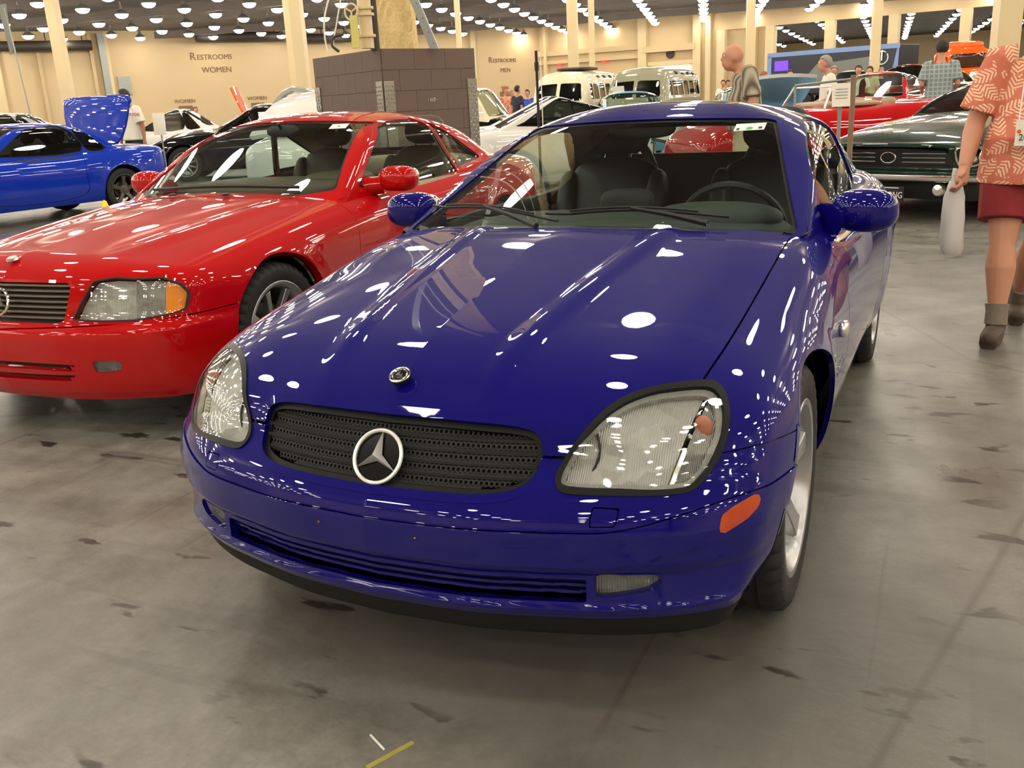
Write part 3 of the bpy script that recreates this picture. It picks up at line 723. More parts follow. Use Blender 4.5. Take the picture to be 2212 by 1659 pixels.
def rim_mesh(mb, R, w, spokes=5, style='wide'):
    """alloy wheel: dished barrel, lip, spokes and hub, outer side at +X"""
    h = w / 2
    mb.lathe([(R + .004, -h * .8), (R - .03, -h * .7), (R - .035, h * .3), (R - .018, h * .80), (R - .006, h * .94), (R + .009, h * .965), (R + .012, h * .86)], axis='X', n=48, cap=False)
    mb.lathe([(.001, h * .70), (.030, h * .70), (.034, h * .62), (.075, h * .58), (.08, h * .35), (.001, h * .3)], axis='X', n=24, cap=False)
    for s in range(spokes):
        a = 2 * math.pi * s / spokes + .3
        ca, sa = math.cos(a), math.sin(a)
        pts = [(.055, .36, .58), (.10, .32, .66), (.16, .30, .76), (R - .024, .36, .82)]
        V = []
        for r, hw, hx in pts:
            half = hw * .1 * (1.0 if style == 'wide' else .55) * (.6 + r * 1.6)
            for sgn in (-1, 1):
                for dx in (0, -.03):
                    yy = r; zz = sgn * half * (1 if dx == 0 else 1.15)
                    V.append((h * hx + dx, yy * ca - zz * sa, yy * sa + zz * ca))
        F = []
        for i in range(len(pts) - 1):
            b = i * 4
            F += [(b, b + 4, b + 6, b + 2), (b + 1, b + 3, b + 7, b + 5), (b, b + 1, b + 5, b + 4), (b + 2, b + 6, b + 7, b + 3)]
        F += [(0, 2, 3, 1), (len(V) - 4, len(V) - 3, len(V) - 1, len(V) - 2)]
        mb.add(V, F)
    return mb
WHEEL_CACHE = {}
def wheel(parent, c, side, R=.316, w=.205, rr=.218, spokes=5, style='wide', rim_m='alloy', toe=0, tread=True):
    key = (R, w, rr, spokes, style, rim_m, tread)
    if key not in WHEEL_CACHE:
        V, F = tyre_mesh(R, w, rr, 120 if tread else 40, tread); a = MB().add(V, F, True).build('wheel', MAT['rubber'], None, sharp=35)
        b = rim_mesh(MB(), rr, w, spokes, style).build('rim', MAT[rim_m], a, bevel=.003 if tread else 0)
        dsk = MB().lathe([(.001, -.01), (.13, -.01), (.13, .005), (.001, .005)], axis='X', n=24).build('brake_disc', MAT['darkalloy'], a)
        WHEEL_CACHE[key] = (a, b, dsk)
        o = a; first = True
    else:
        a, b, dsk = WHEEL_CACHE[key]; o = a.copy(); COL.objects.link(o)
        for q in (b, dsk):
            k = q.copy(); COL.objects.link(k); k.parent = o
    o.parent = parent; o.location = c; o.rotation_euler = (0, 0, (0 if side > 0 else math.pi) + toe)
    return o
def well(parent, c, R, x0, x1, name='wheel_well'):
    """dark liner inside the wheel arch"""
    n = 28; V = []
    for x in (x0, x1):
        for k in range(n + 1):
            t = -.25 + (math.pi + .5) * k / n; V.append((x, c[1] + R * math.cos(t), c[2] + R * math.sin(t)))
    F = [(k, k + 1, n + 2 + k, n + 1 + k) for k in range(n)]
    F.append(tuple(range(n + 1)) if abs(x0) < abs(x1) else tuple(range(n + 1, 2 * n + 2)))
    return MB().add(V, F, False).build(name, MAT['black'], parent)
def seat(parent, c, m, head=True, w=.50, rec=.32, tall=.56):
    """bucket seat facing -Y: cushion and backrest in one mesh, the headrest is its sub-part"""
    b = MB(); x, y, z = c
    b.rbox((x, y, z + .06), (w, .52, .16), p=3.5)
    R = Matrix.Rotation(-rec, 3, 'X')
    t = Vector((x, y + .24, z + .08))
    up = R @ Vector((0, 0, 1))
    k = t + up * (tall / 2); b.rbox(k, (w, .13, tall), p=3.2, rx=-rec)
    for s in (-1, 1):
        q = k + Vector((s * w * .43, -.03, -.02)); b.rbox(q, (.10, .18, tall * .86), p=3, rx=-rec)
    o = b.build('seat', m, parent)
    if head:
        h = MB(); hc = t + up * (tall + .11); h.rbox(hc, (.29, .11, .19), p=3, rx=-rec)
        hh = h.build('headrest', m, o)
        p = MB()
        for s in (-1, 1): p.tube([t + up * (tall - .02) + Vector((s * .06, 0, 0)), hc + Vector((s * .06, 0, 0))], .007)
        p.build('headrest_post', MAT['chrome'], o)
    return o
def steering(parent, c, m, tilt=.45, R=.185):
    b = MB(); M = Matrix.Translation(c) @ Matrix.Rotation(-math.pi / 2 + tilt, 4, 'X')
    n = 32; pts = [M @ Vector((R * math.cos(2 * math.pi * k / n), R * math.sin(2 * math.pi * k / n), 0)) for k in range(n + 1)]
    b.tube(pts, .014, 8, cap=False)
    for a in (0, math.pi, math.pi * 1.5): b.tube([M @ Vector((0, 0, -.03)), M @ Vector((R * math.cos(a), R * math.sin(a), 0))], .016, 6)
    b.lathe([(.001, -.01), (.06, -.01), (.07, -.05), (.03, -.25)], n=16)
    nn = len(b.v) - 4 * 16
    b.v[nn:] = [tuple(M @ Vector(v)) for v in b.v[nn:]]
    return b.build('steering_wheel', m, parent)
def mirror_pod(parent, c, size, m, side, arm_to, name='side_mirror', yaw=0):
    b = MB(); b.rbox(c, size, p=2.6, rz=yaw)
    a = Vector(arm_to); cc = Vector(c) + Vector((-side * size[0] * .42, 0, -size[2] * .22))
    b.tube([a, (a + cc) / 2 + Vector((0, -.005, 0)), cc], [.062, .052, .05], 12)
    o = b.build(name, m, parent)
    g = MB(); g.rbox((c[0], c[1] + size[1] * .40, c[2]), (size[0] * .84, size[1] * .3, size[2] * .8), p=4, rz=yaw)
    g.build('mirror_glass', MAT['chrome'], o)
    return o
def star_badge(mb, R, depth=.006, ring=.0055):
    """three-pointed star in a ring, in the XY plane facing +Z"""
    n = 48; mb.tube([(R * math.cos(2 * math.pi * k / n), R * math.sin(2 * math.pi * k / n), 0) for k in range(n + 1)], ring, 8, cap=False)
    for s in range(3):
        a = math.pi / 2 + 2 * math.pi * s / 3
        d = Vector((math.cos(a), math.sin(a), 0)); tip = d * (R - .002)
        e1 = Vector((math.cos(a + math.pi / 3), math.sin(a + math.pi / 3), 0)) * R * .17; e2 = Vector((math.cos(a - math.pi / 3), math.sin(a - math.pi / 3), 0)) * R * .17
        c = Vector((0, 0, depth * 1.8)); z = Vector((0, 0, -.002))
        mb.add([tip, e1, c, e2, tip + z, e1 + z, e2 + z], [(0, 1, 2), (0, 2, 3), (0, 4, 5, 1), (3, 6, 4, 0), (4, 6, 5)])
    return mb
# ---------------------------------------------------------------- the blue roadster
LENS = [(.412, 0.5370), (.456, 0.5330), (.521, 0.5320), (.585, 0.5280), (.631, 0.5280), (.651, 0.5320), (.672, 0.5540), (.685, 0.5810), (.693, 0.6150), (.687, 0.6480), (.673, 0.6710), (.656, 0.6840), (.634, 0.6900), (.593, 0.6920), (.548, 0.6900), (.508, 0.6790), (.474, 0.6580), (.448, 0.6290), (.428, 0.6030), (.411, 0.5740), (.404, 0.5530)]
GASK = [(.403, 0.5310), (.425, 0.5230), (.476, 0.5210), (.524, 0.5200), (.586, 0.5180), (.632, 0.5180), (.660, 0.5240), (.681, 0.5490), (.696, 0.5800), (.702, 0.6140), (.697, 0.6490), (.680, 0.6760), (.660, 0.6920), (.633, 0.6990), (.590, 0.7010), (.545, 0.6990), (.502, 0.6890), (.466, 0.6670), (.439, 0.6360), (.418, 0.6060), (.401, 0.5730), (.393, 0.5500)]
GRIL = [(0, 0.6440), (.10, 0.6435), (.21, 0.6420), (.29, 0.6380), (.335, 0.6290), (.352, 0.6120), (.357, 0.5920), (.356, 0.5750), (.348, 0.5480), (.323, 0.5300), (.271, 0.5200), (.189, 0.5170), (.08, 0.5160), (0, 0.5160)]
GRIL = smooth_poly(GRIL + [(-a, b) for a, b in GRIL[-2:0:-1]], n=4)
FOG = [(.490, 0.3570), (.547, 0.3560), (.593, 0.3530), (.607, 0.3430), (.609, 0.3340), (.594, 0.3210), (.563, 0.3120), (.481, 0.3080)]
MARK = [(.713, 0.4730), (.738, 0.4860), (.762, 0.4940), (.770, 0.4880), (.771, 0.4740), (.759, 0.4560), (.733, 0.4420), (.708, 0.4310), (.709, 0.4510)]

def lamp_mat(name, base, wave_scale, amber=False):
    m, nt, b = new_mat(name)
    b.inputs['Metallic'].default_value = .1; b.inputs['Roughness'].default_value = .25; b.inputs['Coat Weight'].default_value = 1
    tc = nt.nodes.new('ShaderNodeTexCoord'); wv = nt.nodes.new('ShaderNodeTexWave'); wv.wave_type = 'BANDS'; wv.bands_direction = 'X'
    wv.inputs['Scale'].default_value = wave_scale; wv.inputs['Distortion'].default_value = .6
    nt.links.new(tc.outputs['Object'], wv.inputs['Vector'])
    vo = nt.nodes.new('ShaderNodeTexVoronoi'); vo.inputs['Scale'].default_value = 16; vo.distance = 'CHEBYCHEV'; nt.links.new(tc.outputs['Object'], vo.inputs['Vector'])
    ad = nt.nodes.new('ShaderNodeMath'); ad.operation = 'ADD'; nt.links.new(wv.outputs['Fac'], ad.inputs[0])
    ml = nt.nodes.new('ShaderNodeMath'); ml.operation = 'MULTIPLY'; ml.inputs[1].default_value = 6; nt.links.new(vo.outputs['Distance'], ml.inputs[0]); nt.links.new(ml.outputs[0], ad.inputs[1])
    bp = nt.nodes.new('ShaderNodeBump'); bp.inputs['Strength'].default_value = .9; bp.inputs['Distance'].default_value = .008
    nt.links.new(ad.outputs[0], bp.inputs['Height']); nt.links.new(bp.outputs[0], b.inputs['Normal'])
    cr = nt.nodes.new('ShaderNodeMix'); cr.data_type = 'RGBA'; cr.inputs[6].default_value = tuple(c * .78 for c in base[:3]) + (1,); cr.inputs[7].default_value = base
    sp_ = nt.nodes.new('ShaderNodeSeparateColor'); nt.links.new(vo.outputs['Color'], sp_.inputs[0]); nt.links.new(sp_.outputs[0], cr.inputs[0]); nt.links.new(cr.outputs[2], b.inputs['Base Color'])
    return m
#
MAT['lampbowl'] = lamp_mat('fluted_reflector', srgb(240, 242, 236), 70)
MAT['rimfl'] = lamp_mat('ribbed_bright_rim', srgb(235, 236, 230), 160)
MAT['fogbowl'] = lamp_mat('fog_reflector', srgb(150, 152, 148), 60)
MAT['lens'] = glass_mat('clear_lens', (.96, .97, .96, 1), 1.35)
MAT['gloss'] = pmat('gloss_black', srgb(8, 8, 9), .15, spec=.3)
MAT['bulb'] = pmat('dull_amber_bulb', srgb(176, 112, 88), .5, noise=.2, nscale=60)
MAT['spoilblack'] = pmat('black_lower_lip', srgb(30, 30, 29), .6, spec=.2)
MAT['signalbowl'] = lamp_mat('signal_reflector', srgb(205, 205, 200), 90)

def sx(V, s): return np.stack([V[:, 0] * s, V[:, 2]], 1)

def build_blue():
    root = empty('car', (0, 0, 0)); tag(root, 'deep blue roadster coupe in the foreground with a black honeycomb grille and large star emblem', 'car')
    v = np.concatenate([np.radians(np.linspace(-34, 22, 96)), np.arctan2(.42, np.linspace(1.0, 0, 64))]); v = np.clip(np.unique(np.round(v, 5)), None, math.pi / 2)
    fe = np.concatenate([np.linspace(-90, -60, 16), np.linspace(-60, 60, 262)[1:-1], np.linspace(60, 90, 16)])
    g = star_mesh(B_body, .55, 3.4, .47, 0, 150, 60, v, xa=.06, fe=fe)
    g = g.split(.19 + .03 * sstep(.5, .9, g.V[:, 1]) - g.V[:, 2])[0]           # open below the sills
    under = g
    # wheel wells
    for yc, R in B_WH:
        fn = lambda V: np.maximum(np.hypot(V[:, 1] - yc, V[:, 2] - .312) - (R + .022), .45 - np.abs(V[:, 0]))
        g = g.cut(fn)[1]; under = under.cut(fn)[1]
    g = g.flange(.014, only=lambda V: np.minimum(abs(np.hypot(V[:, 1] - .745, V[:, 2] - .312) - .357), abs(np.hypot(V[:, 1] - 3.145, V[:, 2] - .312) - .357)) < .004)
    # cabin opening
    g = g.cut(lambda V: np.maximum(B_cabin(V) + .012, .6 - V[:, 2]))[1]
    # grille opening
    gr, g = g.cut(lambda V: np.where(V[:, 1] < .5, poly_sdf(V[:, [0, 2]], GRIL), .05))
    for s in (1, -1):
        dm = lambda V, P: np.where(V[:, 1] < .7, poly_sdf(sx(V, s), P), .05)
        lp, g = g.cut(lambda V: dm(V, smooth_poly(GASK, n=4)))
        hl, ring = lp.cut(lambda V: dm(V, smooth_poly(LENS, n=4)))
        sd = 'passenger' if s < 0 else 'driver'
        hs = m3obj('headlight', ring.offset(.004).flange(.012), MAT['darkrub'], root)
        bowl = hl.offset(-.022)
        m3obj('lamp_rim', hl.cut(lambda V: dm(V, smooth_poly(LENS, n=4)) + .008)[1].offset(-.007).flange(.012), MAT['rimfl'], hs)
        dv = lambda V: (V[:, 0] * s - (.608 + (V[:, 2] - .52) * .25))
        main_, sig = bowl.cut(lambda V: dv(V), .005)
        m3obj('reflector', main_, MAT['lampbowl'], hs); m3obj('turn_signal', sig, MAT['signalbowl'], hs)
        rib = bowl.offset(.012).split(np.abs(dv(bowl.V)) - .004)[0]
        m3obj('divider', rib.flange(.02), MAT['reflector'], hs)
        # bulb cap and amber bulb behind the lens
        b = MB(); b.ball((s * .652, .285, .622), (.020, .012, .026), 14); b.build('amber_bulb', MAT['bulb'], hs)
        b = MB(); b.tube([(s * (.455 + .0 * t) + s * .012 * math.sin(t * 3), .150 + .03 * t, .548 + .075 * t) for t in np.linspace(0, 1, 8)], .003, 6); b.build('reflector_rim', MAT['black'], hs)
        m3obj('lens', hl.offset(.003), MAT['lens'], hs)
        # fog lamp
        fg, g = g.cut(lambda V: np.where(V[:, 1] < .4, poly_sdf(sx(V, s), smooth_poly(FOG, n=4)), .05))
        fo = m3obj('fog_light', fg.offset(-.022), MAT['fogbowl'], root)
        m3obj('lens', fg.offset(-.006), MAT['lens'], fo)
        mk, g = g.cut(lambda V: np.where(V[:, 1] < .37, poly_sdf(sx(V, s), smooth_poly(MARK, n=3)), .05))
        m3obj('side_marker', mk.offset(.004).flange(.01), MAT['amber'], root, label='amber side marker lamp')
    # lower intake with two slats
    it, g = g.cut(lambda V: np.where(V[:, 1] < .3, np.maximum(np.abs(V[:, 0]) - .466, np.abs(V[:, 2] - .3195) - .0255), .05))
    g = g.flange(.014, only=lambda V: (V[:, 1] < .3) & (np.abs(V[:, 0]) < .4675) & (np.abs(V[:, 2] - .3195) < .027))
    g = g.flange(.03, only=lambda V: np.where(V[:, 1] < .5, np.abs(poly_sdf(V[:, [0, 2]], GRIL)), 1) < .002)
    for k, zz in enumerate((.326, .308)):
        sl = it.split(np.abs(it.V[:, 2] - zz) - .0036)[0]
        m3obj('intake_slat', sl.offset(-.014 - .006 * k).flange(.008), MAT['blue'], root)
    # lower black spoiler lip
    sp, g = g.cut(lambda V: V[:, 2] - (.252 - .02 * sstep(.1, .5, V[:, 1])), .0)
    m3obj('lower_spoiler', sp.offset(-.004).flange(.03), MAT['spoilblack'], root)
    # small square tow-hook cover and the bumper groove
    for s in (1, -1):
        P = [(.479, .502), (.530, .499), (.526, .467), (.478, .467)]
        cv, g = g.cut(lambda V: np.where(V[:, 1] < .3, poly_sdf(sx(V, s), P), .05), .0011)
        m3obj('bumper_cap', cv.flange(.01), MAT['blue'], root)
    GAPY = [-.5, .30, .358, .517, .857, 1.08, 1.274, 1.43, 2.0]; GAPX = [.60, .622, .632, .647, .655, .659, .658, .649, .60]
    gap = lambda y: spl(GAPY, GAPX, y)
    hood, g = g.cut(lambda V: np.maximum(np.maximum(np.abs(V[:, 0]) - gap(V[:, 1]), .583 - V[:, 2]), V[:, 1] - (1.185 + .30 * V[:, 0] ** 2 + .9 * np.abs(V[:, 0]) ** 4)), .0022)
    m3obj('hood', hood.flange(.022), MAT['blue'], root)
    cowl, g = g.cut(lambda V: np.maximum(np.maximum(np.maximum(np.abs(V[:, 0]) - .665, V[:, 1] - 2.0), .7 - V[:, 2]), (1.185 + .30 * V[:, 0] ** 2 + .9 * np.abs(V[:, 0]) ** 4) - V[:, 1]))
    m3obj('cowl_panel', cowl.offset(-.006), MAT['black'], root)
    rise = lambda V: .046 * sstep(.48, .77, np.abs(V[:, 0]))
    stp, g = g.cut(lambda V: np.maximum(np.abs(V[:, 2] - .4165 - rise(V)) - .0385, V[:, 1] - .62), .0010)
    m3obj('bumper_strip', stp.offset(.004).flange(.016), MAT['blue'], root)
    bm, g = g.cut(lambda V: np.maximum(V[:, 2] - (.5805 - .02 * sstep(.3, .6, V[:, 1])), V[:, 1] - .62), .0012)
    m3obj('front_bumper', bm.flange(.02), MAT['blue'], root)
    for s in (1, -1):
        D = smooth_poly([(1.43, .24), (1.42, .5), (1.44, .72), (1.48, .95), (2.2, 1.0), (2.66, .95), (2.70, .75), (2.66, .5), (2.58, .24), (2.0, .235)], n=3)
        dr, g = g.cut(lambda V: np.where(V[:, 0] * s > .45, poly_sdf(V[:, 1:], D), .05), .002)
        d = m3obj('door', dr.flange(.02), MAT['blue'], root)
        h = MB(); h.rbox((s * .812, 2.50, .735), (.03, .20, .035), p=3); h.build('door_handle', MAT['blue'], d)
    tr, g = g.cut(lambda V: np.maximum(np.abs(V[:, 0]) - .58, 3.42 - V[:, 1]) + 1e9 * 0 + np.where(V[:, 2] < .62, .05, 0), .002)
    m3obj('trunk_lid', tr.flange(.02), MAT['blue'], root)
    for q in g.parts(): m3obj('body_panel', q.flange(.012), MAT['blue'], root)
    u = under.cut(lambda V: np.maximum(B_cabin(V) + .012, .6 - V[:, 2]))[1]
    m3obj('underbody', u.offset(-.055), MAT['black'], root)
    b = MB(); b.box((0, 1.95, .20), (1.45, 2.0, .03)); b.box((0, .75, .26), (1.0, .9, .04)); b.box((0, 3.15, .26), (1.0, .8, .04)); b.build('floor_pan', MAT['black'], root)
    # grille mesh: real hexagonal cells between slats
    gy = lambda x, z: .052 + .36 * x * x + (z - .517) * .66
    mb = MB(); p = .0112; row = 0
    for band in range(-1, 6):
        z0 = .524 + band * .0222
        for r in range(2):
            zc = z0 + r * .0094; off = (r % 2) * .5 * p
            for i in range(-33, 34):
                xc = i * p + off
                if poly_sdf(np.array([[xc, zc]]), GRIL)[0] > -.001: continue
                O, I = [], []
                for k in range(6):
                    a = math.pi / 6 + k * math.pi / 3
                    xo, zo = xc + p / math.sqrt(3) * math.cos(a), zc + p / math.sqrt(3) * math.sin(a) * .97
                    xi, zi = xc + .0041 * math.cos(a), zc + .0041 * math.sin(a)
                    O.append((xo, gy(xo, zo), zo)); I.append((xi, gy(xi, zi), zi))
                I2 = [(a, b + .008, c) for a, b, c in I]
                mb.add(O + I + I2, [(k, (k + 1) % 6, 6 + (k + 1) % 6, 6 + k) for k in range(6)] + [(6 + k, 6 + (k + 1) % 6, 12 + (k + 1) % 6, 12 + k) for k in range(6)])
    grl = mb.build('grille', MAT['trimgrey'], root, label='black honeycomb grille with slats')
    for band in range(7):
        z = .5175 + band * .0222 - .003; xs = np.linspace(-.36, .36, 61)
        xs = [x for x in xs if poly_sdf(np.array([[x, z]]), GRIL)[0] < .004]
        if len(xs) < 4: continue
        V = [];
        for x in xs:
            y = gy(x, z); V += [(x, y - .007, z + .0032), (x, y - .007, z - .0032), (x, y + .01, z - .0045), (x, y + .01, z + .0045)]
        F = [(4 * i + a, 4 * i + (a + 1) % 4, 4 * i + 4 + (a + 1) % 4, 4 * i + 4 + a) for i in range(len(xs) - 1) for a in range(4)]
        MB().add(V, F).build('slat', MAT['trimgrey'], grl)
    fr = gr.cut(lambda V: poly_sdf(V[:, [0, 2]], GRIL) + .011)[1]
    m3obj('grille_frame', fr.offset(-.012).flange(.02), MAT['darkrub'], grl)
    m3obj('grille_back', gr.offset(-.05), MAT['darkrub'], grl)
    nrm = Vector((0, -1, .62)).normalized()
    M = frame((0, .053, .566), (1, 0, 0), nrm)
    st = MB(); star_badge(st, .0580, .013, .0045); st.v = [tuple(M @ Vector(q)) for q in st.v]; so = st.build('star_emblem', MAT['star'], grl, label='large chrome three-pointed star in a ring')
    ds = MB(); ds.lathe([(.001, -.006), (.054, -.006), (.054, -.012), (.001, -.012)], n=40); ds.v = [tuple(M @ Vector(q)) for q in ds.v]; ds.build('emblem_disc', MAT['gloss'], grl)
    # bonnet badge
    hz = lambda y: float(B_Hc(np.array([y]))[0])
    sl = math.atan2(hz(.19) - hz(.15), .04)
    M = frame((0, .17, hz(.17) + .001), (1, 0, 0), (0, -math.sin(sl), math.cos(sl)))
    bd = MB(); bd.lathe([(.001, .003), (.0235, .003), (.025, .0), (.025, -.004)], n=32); bd.v = [tuple(M @ Vector(q)) for q in bd.v]; bo = bd.build('bonnet_badge', MAT['gloss'], root)
    bd = MB(); star_badge(bd, .0175, .004, .0016); bd.tube([(.0235 * math.cos(t), .0235 * math.sin(t), 0) for t in np.linspace(0, 2 * math.pi, 40)], .0022, 6, cap=False)
    bd.v = [tuple(M @ (Vector(q) + Vector((0, 0, .0045)))) for q in bd.v]; bd.build('badge_star', MAT['chrome'], bo)
    for x in (-.122, .122):
        b = MB(); yy = -.022 - 0.0; b.ball((x, -.0185, .425), .003, 8); b.build('plate_screw', pmat_once('brass', srgb(170, 130, 60), .3, 1), root)
    # cabin shell
    v = np.radians(np.linspace(-14, 90, 100))
    c = star_mesh(B_cabin, 2.05, 2.95, .93, 150, 70, 90, v, xa=.25)
    c = c.cut(lambda V: B_body(V) + .004)[1]
    ws = smooth_poly([(0, .86), (.40, .86), (.655, .865), (.660, .885), (.612, .96), (.566, 1.035), (.520, 1.112), (.488, 1.160), (.468, 1.176), (.40, 1.186), (.2, 1.196), (0, 1.199), (-.2, 1.196), (-.40, 1.186), (-.468, 1.176), (-.488, 1.160), (-.520, 1.112), (-.566, 1.035), (-.612, .96), (-.660, .885), (-.655, .865), (-.4, .86)], n=3)
    W_, c = c.cut(lambda V: np.where(V[:, 1] < 2.25, poly_sdf(V[:, [0, 2]], ws), .05))
    c = c.flange(.02)
    inner, band = W_.offset(-.006).cut(lambda V: poly_sdf(V[:, [0, 2]], ws) + .012)
    wo = m3obj('windshield', inner, MAT['glass'], root); m3obj('windshield_seal', band, MAT['darkrub'], wo)
    sw = smooth_poly([(1.60, .86), (1.64, .905), (1.71, .98), (1.86, 1.055), (2.015, 1.115), (2.2, 1.158), (2.36, 1.172), (2.54, 1.165), (2.68, 1.12), (2.86, .98), (2.95, .88), (2.5, .84), (2.0, .84)], n=3)
    for s in (1, -1):
        S_, c = c.cut(lambda V: np.where(V[:, 0] * s > .3, poly_sdf(V[:, 1:], sw), .05))
        ins, bd2 = S_.offset(-.008).cut(lambda V: poly_sdf(V[:, 1:], sw) + .012)
        so_ = m3obj('side_window', ins, MAT['glass'], root); m3obj('window_seal', bd2.flange(.01), MAT['darkrub'], so_)
    rw = smooth_poly([(0, 1.16), (.40, 1.14), (.47, 1.10), (.56, .97), (.54, .94), (0, .94), (-.54, .94), (-.56, .97), (-.47, 1.10), (-.40, 1.14)], n=3)
    R_, c = c.cut(lambda V: np.where(V[:, 1] > 2.9, poly_sdf(V[:, [0, 2]], rw), .05))
    m3obj('rear_window', R_.offset(-.006), MAT['glass'], root)
    rf, pl = c.cut(lambda V: np.maximum(np.maximum(1.205 - V[:, 2] - .0 * V[:, 1], np.abs(V[:, 0]) - .60), V[:, 1] - 3.05), .0015)
    m3obj('roof', c.flange(.02), MAT['blue'], root, label='blue metal roof with its pillars')
    # headlining and interior
    hl_ = c.offset(-.03); m3obj('headliner', hl_, MAT['leather'], root)
    b = MB(); b.rbox((0, 1.62, .80), (1.24, .55, .16), p=3.5, rx=.06); b.rbox((.34, 1.72, .865), (.46, .30, .11), p=2.4); b.rbox((0, 1.80, .70), (.30, .3, .3), p=4)
    b.build('dashboard', MAT['dash'], root)
    b = MB(); b.box((0, 2.3, .34), (1.3, 1.9, .04)); b.box((0, 2.25, .50), (.20, 1.3, .26)); b.box((0, 3.05, .70), (1.25, .06, .40)); b.box((0, 3.3, .87), (1.2, .5, .04)); b.build('cabin_tub', MAT['leather'], root)
    for s in (-1, 1):
        b = MB(); b.rbox((s * .71, 2.15, .66), (.06, 1.2, .40), p=5); b.build('door_card', MAT['dash'], root)
    seat(root, (-.36, 2.35, .40), MAT['leather']); seat(root, (.36, 2.35, .40), MAT['leather'])
    steering(root, (.36, 1.93, .80), MAT['leather'])
    b = MB()
    for s in (-1, 1):
        n = 20; b.tube([(s * .36 + .17 * math.cos(t), 2.86, .80 + .30 * math.sin(t)) for t in np.linspace(0, math.pi, n)], .022, 10)
    b.build('roll_hoop', MAT['leather'], root)
    b = MB(); b.box((0, 3.02, .955), (.95, .02, .11)); b.build('rear_shelf_panel', MAT['trimgrey'], root)
    b = MB(); b.rbox((0.0, 1.985, 1.165), (.26, .05, .075), p=3); b.tube([(0, 1.96, 1.2), (0, 1.985, 1.165)], .01); b.build('rear_view_mirror', MAT['black'], root)
    b = MB(); b.rbox((-.02, 1.86, .89), (.20, .10, .13), p=4); b.build('dash_box', MAT['trimgrey'], root)
    # wipers
    for x0, y0, x1, y1, x2 in ((-.10, 1.275, -.60, 1.40, -.52), (.42, 1.30, -.06, 1.27, .0)):
        f1 = lambda x, d=0: Vector((x, 1.22 + (.90 + d - .90) * 2.36 + .54 * x * x, .90 + d))
        b = MB(); a0 = f1(x0, -.005) + Vector((0, -.03, .012)); a1 = f1((x0 + x1) / 2, .030) + Vector((0, -.03, .022)); a2 = f1(x1, .03) + Vector((0, -.03, .022))
        b.tube([a0, (a0 * .5 + a1 * .5) + Vector((0, 0, .004)), a1], [.011, .009, .006], 6)
        pts = [f1(x0 + (x1 - x0) * t, .018 + .020 * math.sin(min(1, t * 1.1) * math.pi * .80)) + Vector((0, -.012, .004)) for t in np.linspace(-.1, 1.1, 14)]
        b.tube(pts, .005, 6); b.tube([q + Vector((0, -.008, .010)) for q in pts[2:-2]], .004, 6); b.build('wiper', MAT['black'], root)
    # mirrors
    for s in (1, -1):
        mirror_pod(root, (s * .832, 1.66, .900), (.205, .13, .135), MAT['blue'], s, (s * .72, 1.60, .870), yaw=s * -.18)
    # wheels
    for yc in (.745, 3.145):
        for s in (1, -1):
            wheel(root, (s * .692, yc, .316), s, .316, .205, .218, 5, 'wide')
            well(root, (0, yc, .312), .352, s * .44, s * .765)
    # registration sticker inside the windscreen, repeater and fender script
    gx, gz = .405, 1.158; 
    fz = lambda x, z: 1.22 + (z - .90) * 2.36 + (.54 + 1.0 * (z - .9)) * x * x
    def onws(x, z, d=.012): return (x, fz(x, z) + d, z)
    sb = MB(); w2, h2 = .048, .011; q = [onws(gx - w2, gz - h2), onws(gx + w2, gz - h2), onws(gx + w2, gz + h2), onws(gx - w2, gz + h2)]
    sb.add(q + [(a, b + .001, c) for a, b, c in q], [(0, 1, 2, 3), (7, 6, 5, 4), (0, 4, 5, 1), (1, 5, 6, 2), (2, 6, 7, 3), (3, 7, 4, 0)]); st_ = sb.build('inspection_sticker', MAT['white'], root, label='white paper sticker with a green dot')
    sb = MB(); sb.add([onws(gx + .011 * math.cos(t), gz - .004 + .0045 * math.sin(t), .010) for t in np.linspace(0, 2 * math.pi, 13)[:-1]], [tuple(range(12))]); sb.build('green_dot', MAT['green_dot'], st_)
    sb = MB()
    for k, (a, b_, wd) in enumerate(((-.040, -.005, .009), (.028, -.004, .012))): sb.add([onws(gx + a, gz + b_ - .003, .010), onws(gx + a + wd, gz + b_ - .003, .010), onws(gx + a + wd, gz + b_ + .003, .010), onws(gx + a, gz + b_ + .003, .010)], [(0, 1, 2, 3)])
    sb.build('sticker_print', MAT['ink'], st_)
    for s in (1, -1):
        b = MB(); b.rbox((s * .828, 1.235, .615), (.03, .075, .045), p=3); b.build('fender_repeater', MAT['reflector'], root, label='clear side repeater lamp')
        text_obj('fender_script', 'KOMPRESSOR', .030, MAT['chrome'], frame((s * .8242, 1.25, .50), (0, s, 0), (s, 0, 0)), root, .002)
    b = MB(); b.tube([(-.42, 3.55, .86), (-.42, 3.56, 1.26)], .004, 6); b.tube([(-.42, 3.55, .84), (-.42, 3.555, .9)], .012, 8); b.build('aerial', MAT['black'], root)
    return root
_PM = {}
def pmat_once(name, *a, **k):
    if name not in _PM: _PM[name] = pmat(name, *a, **k)
    return _PM[name]
BLUE = build_blue()
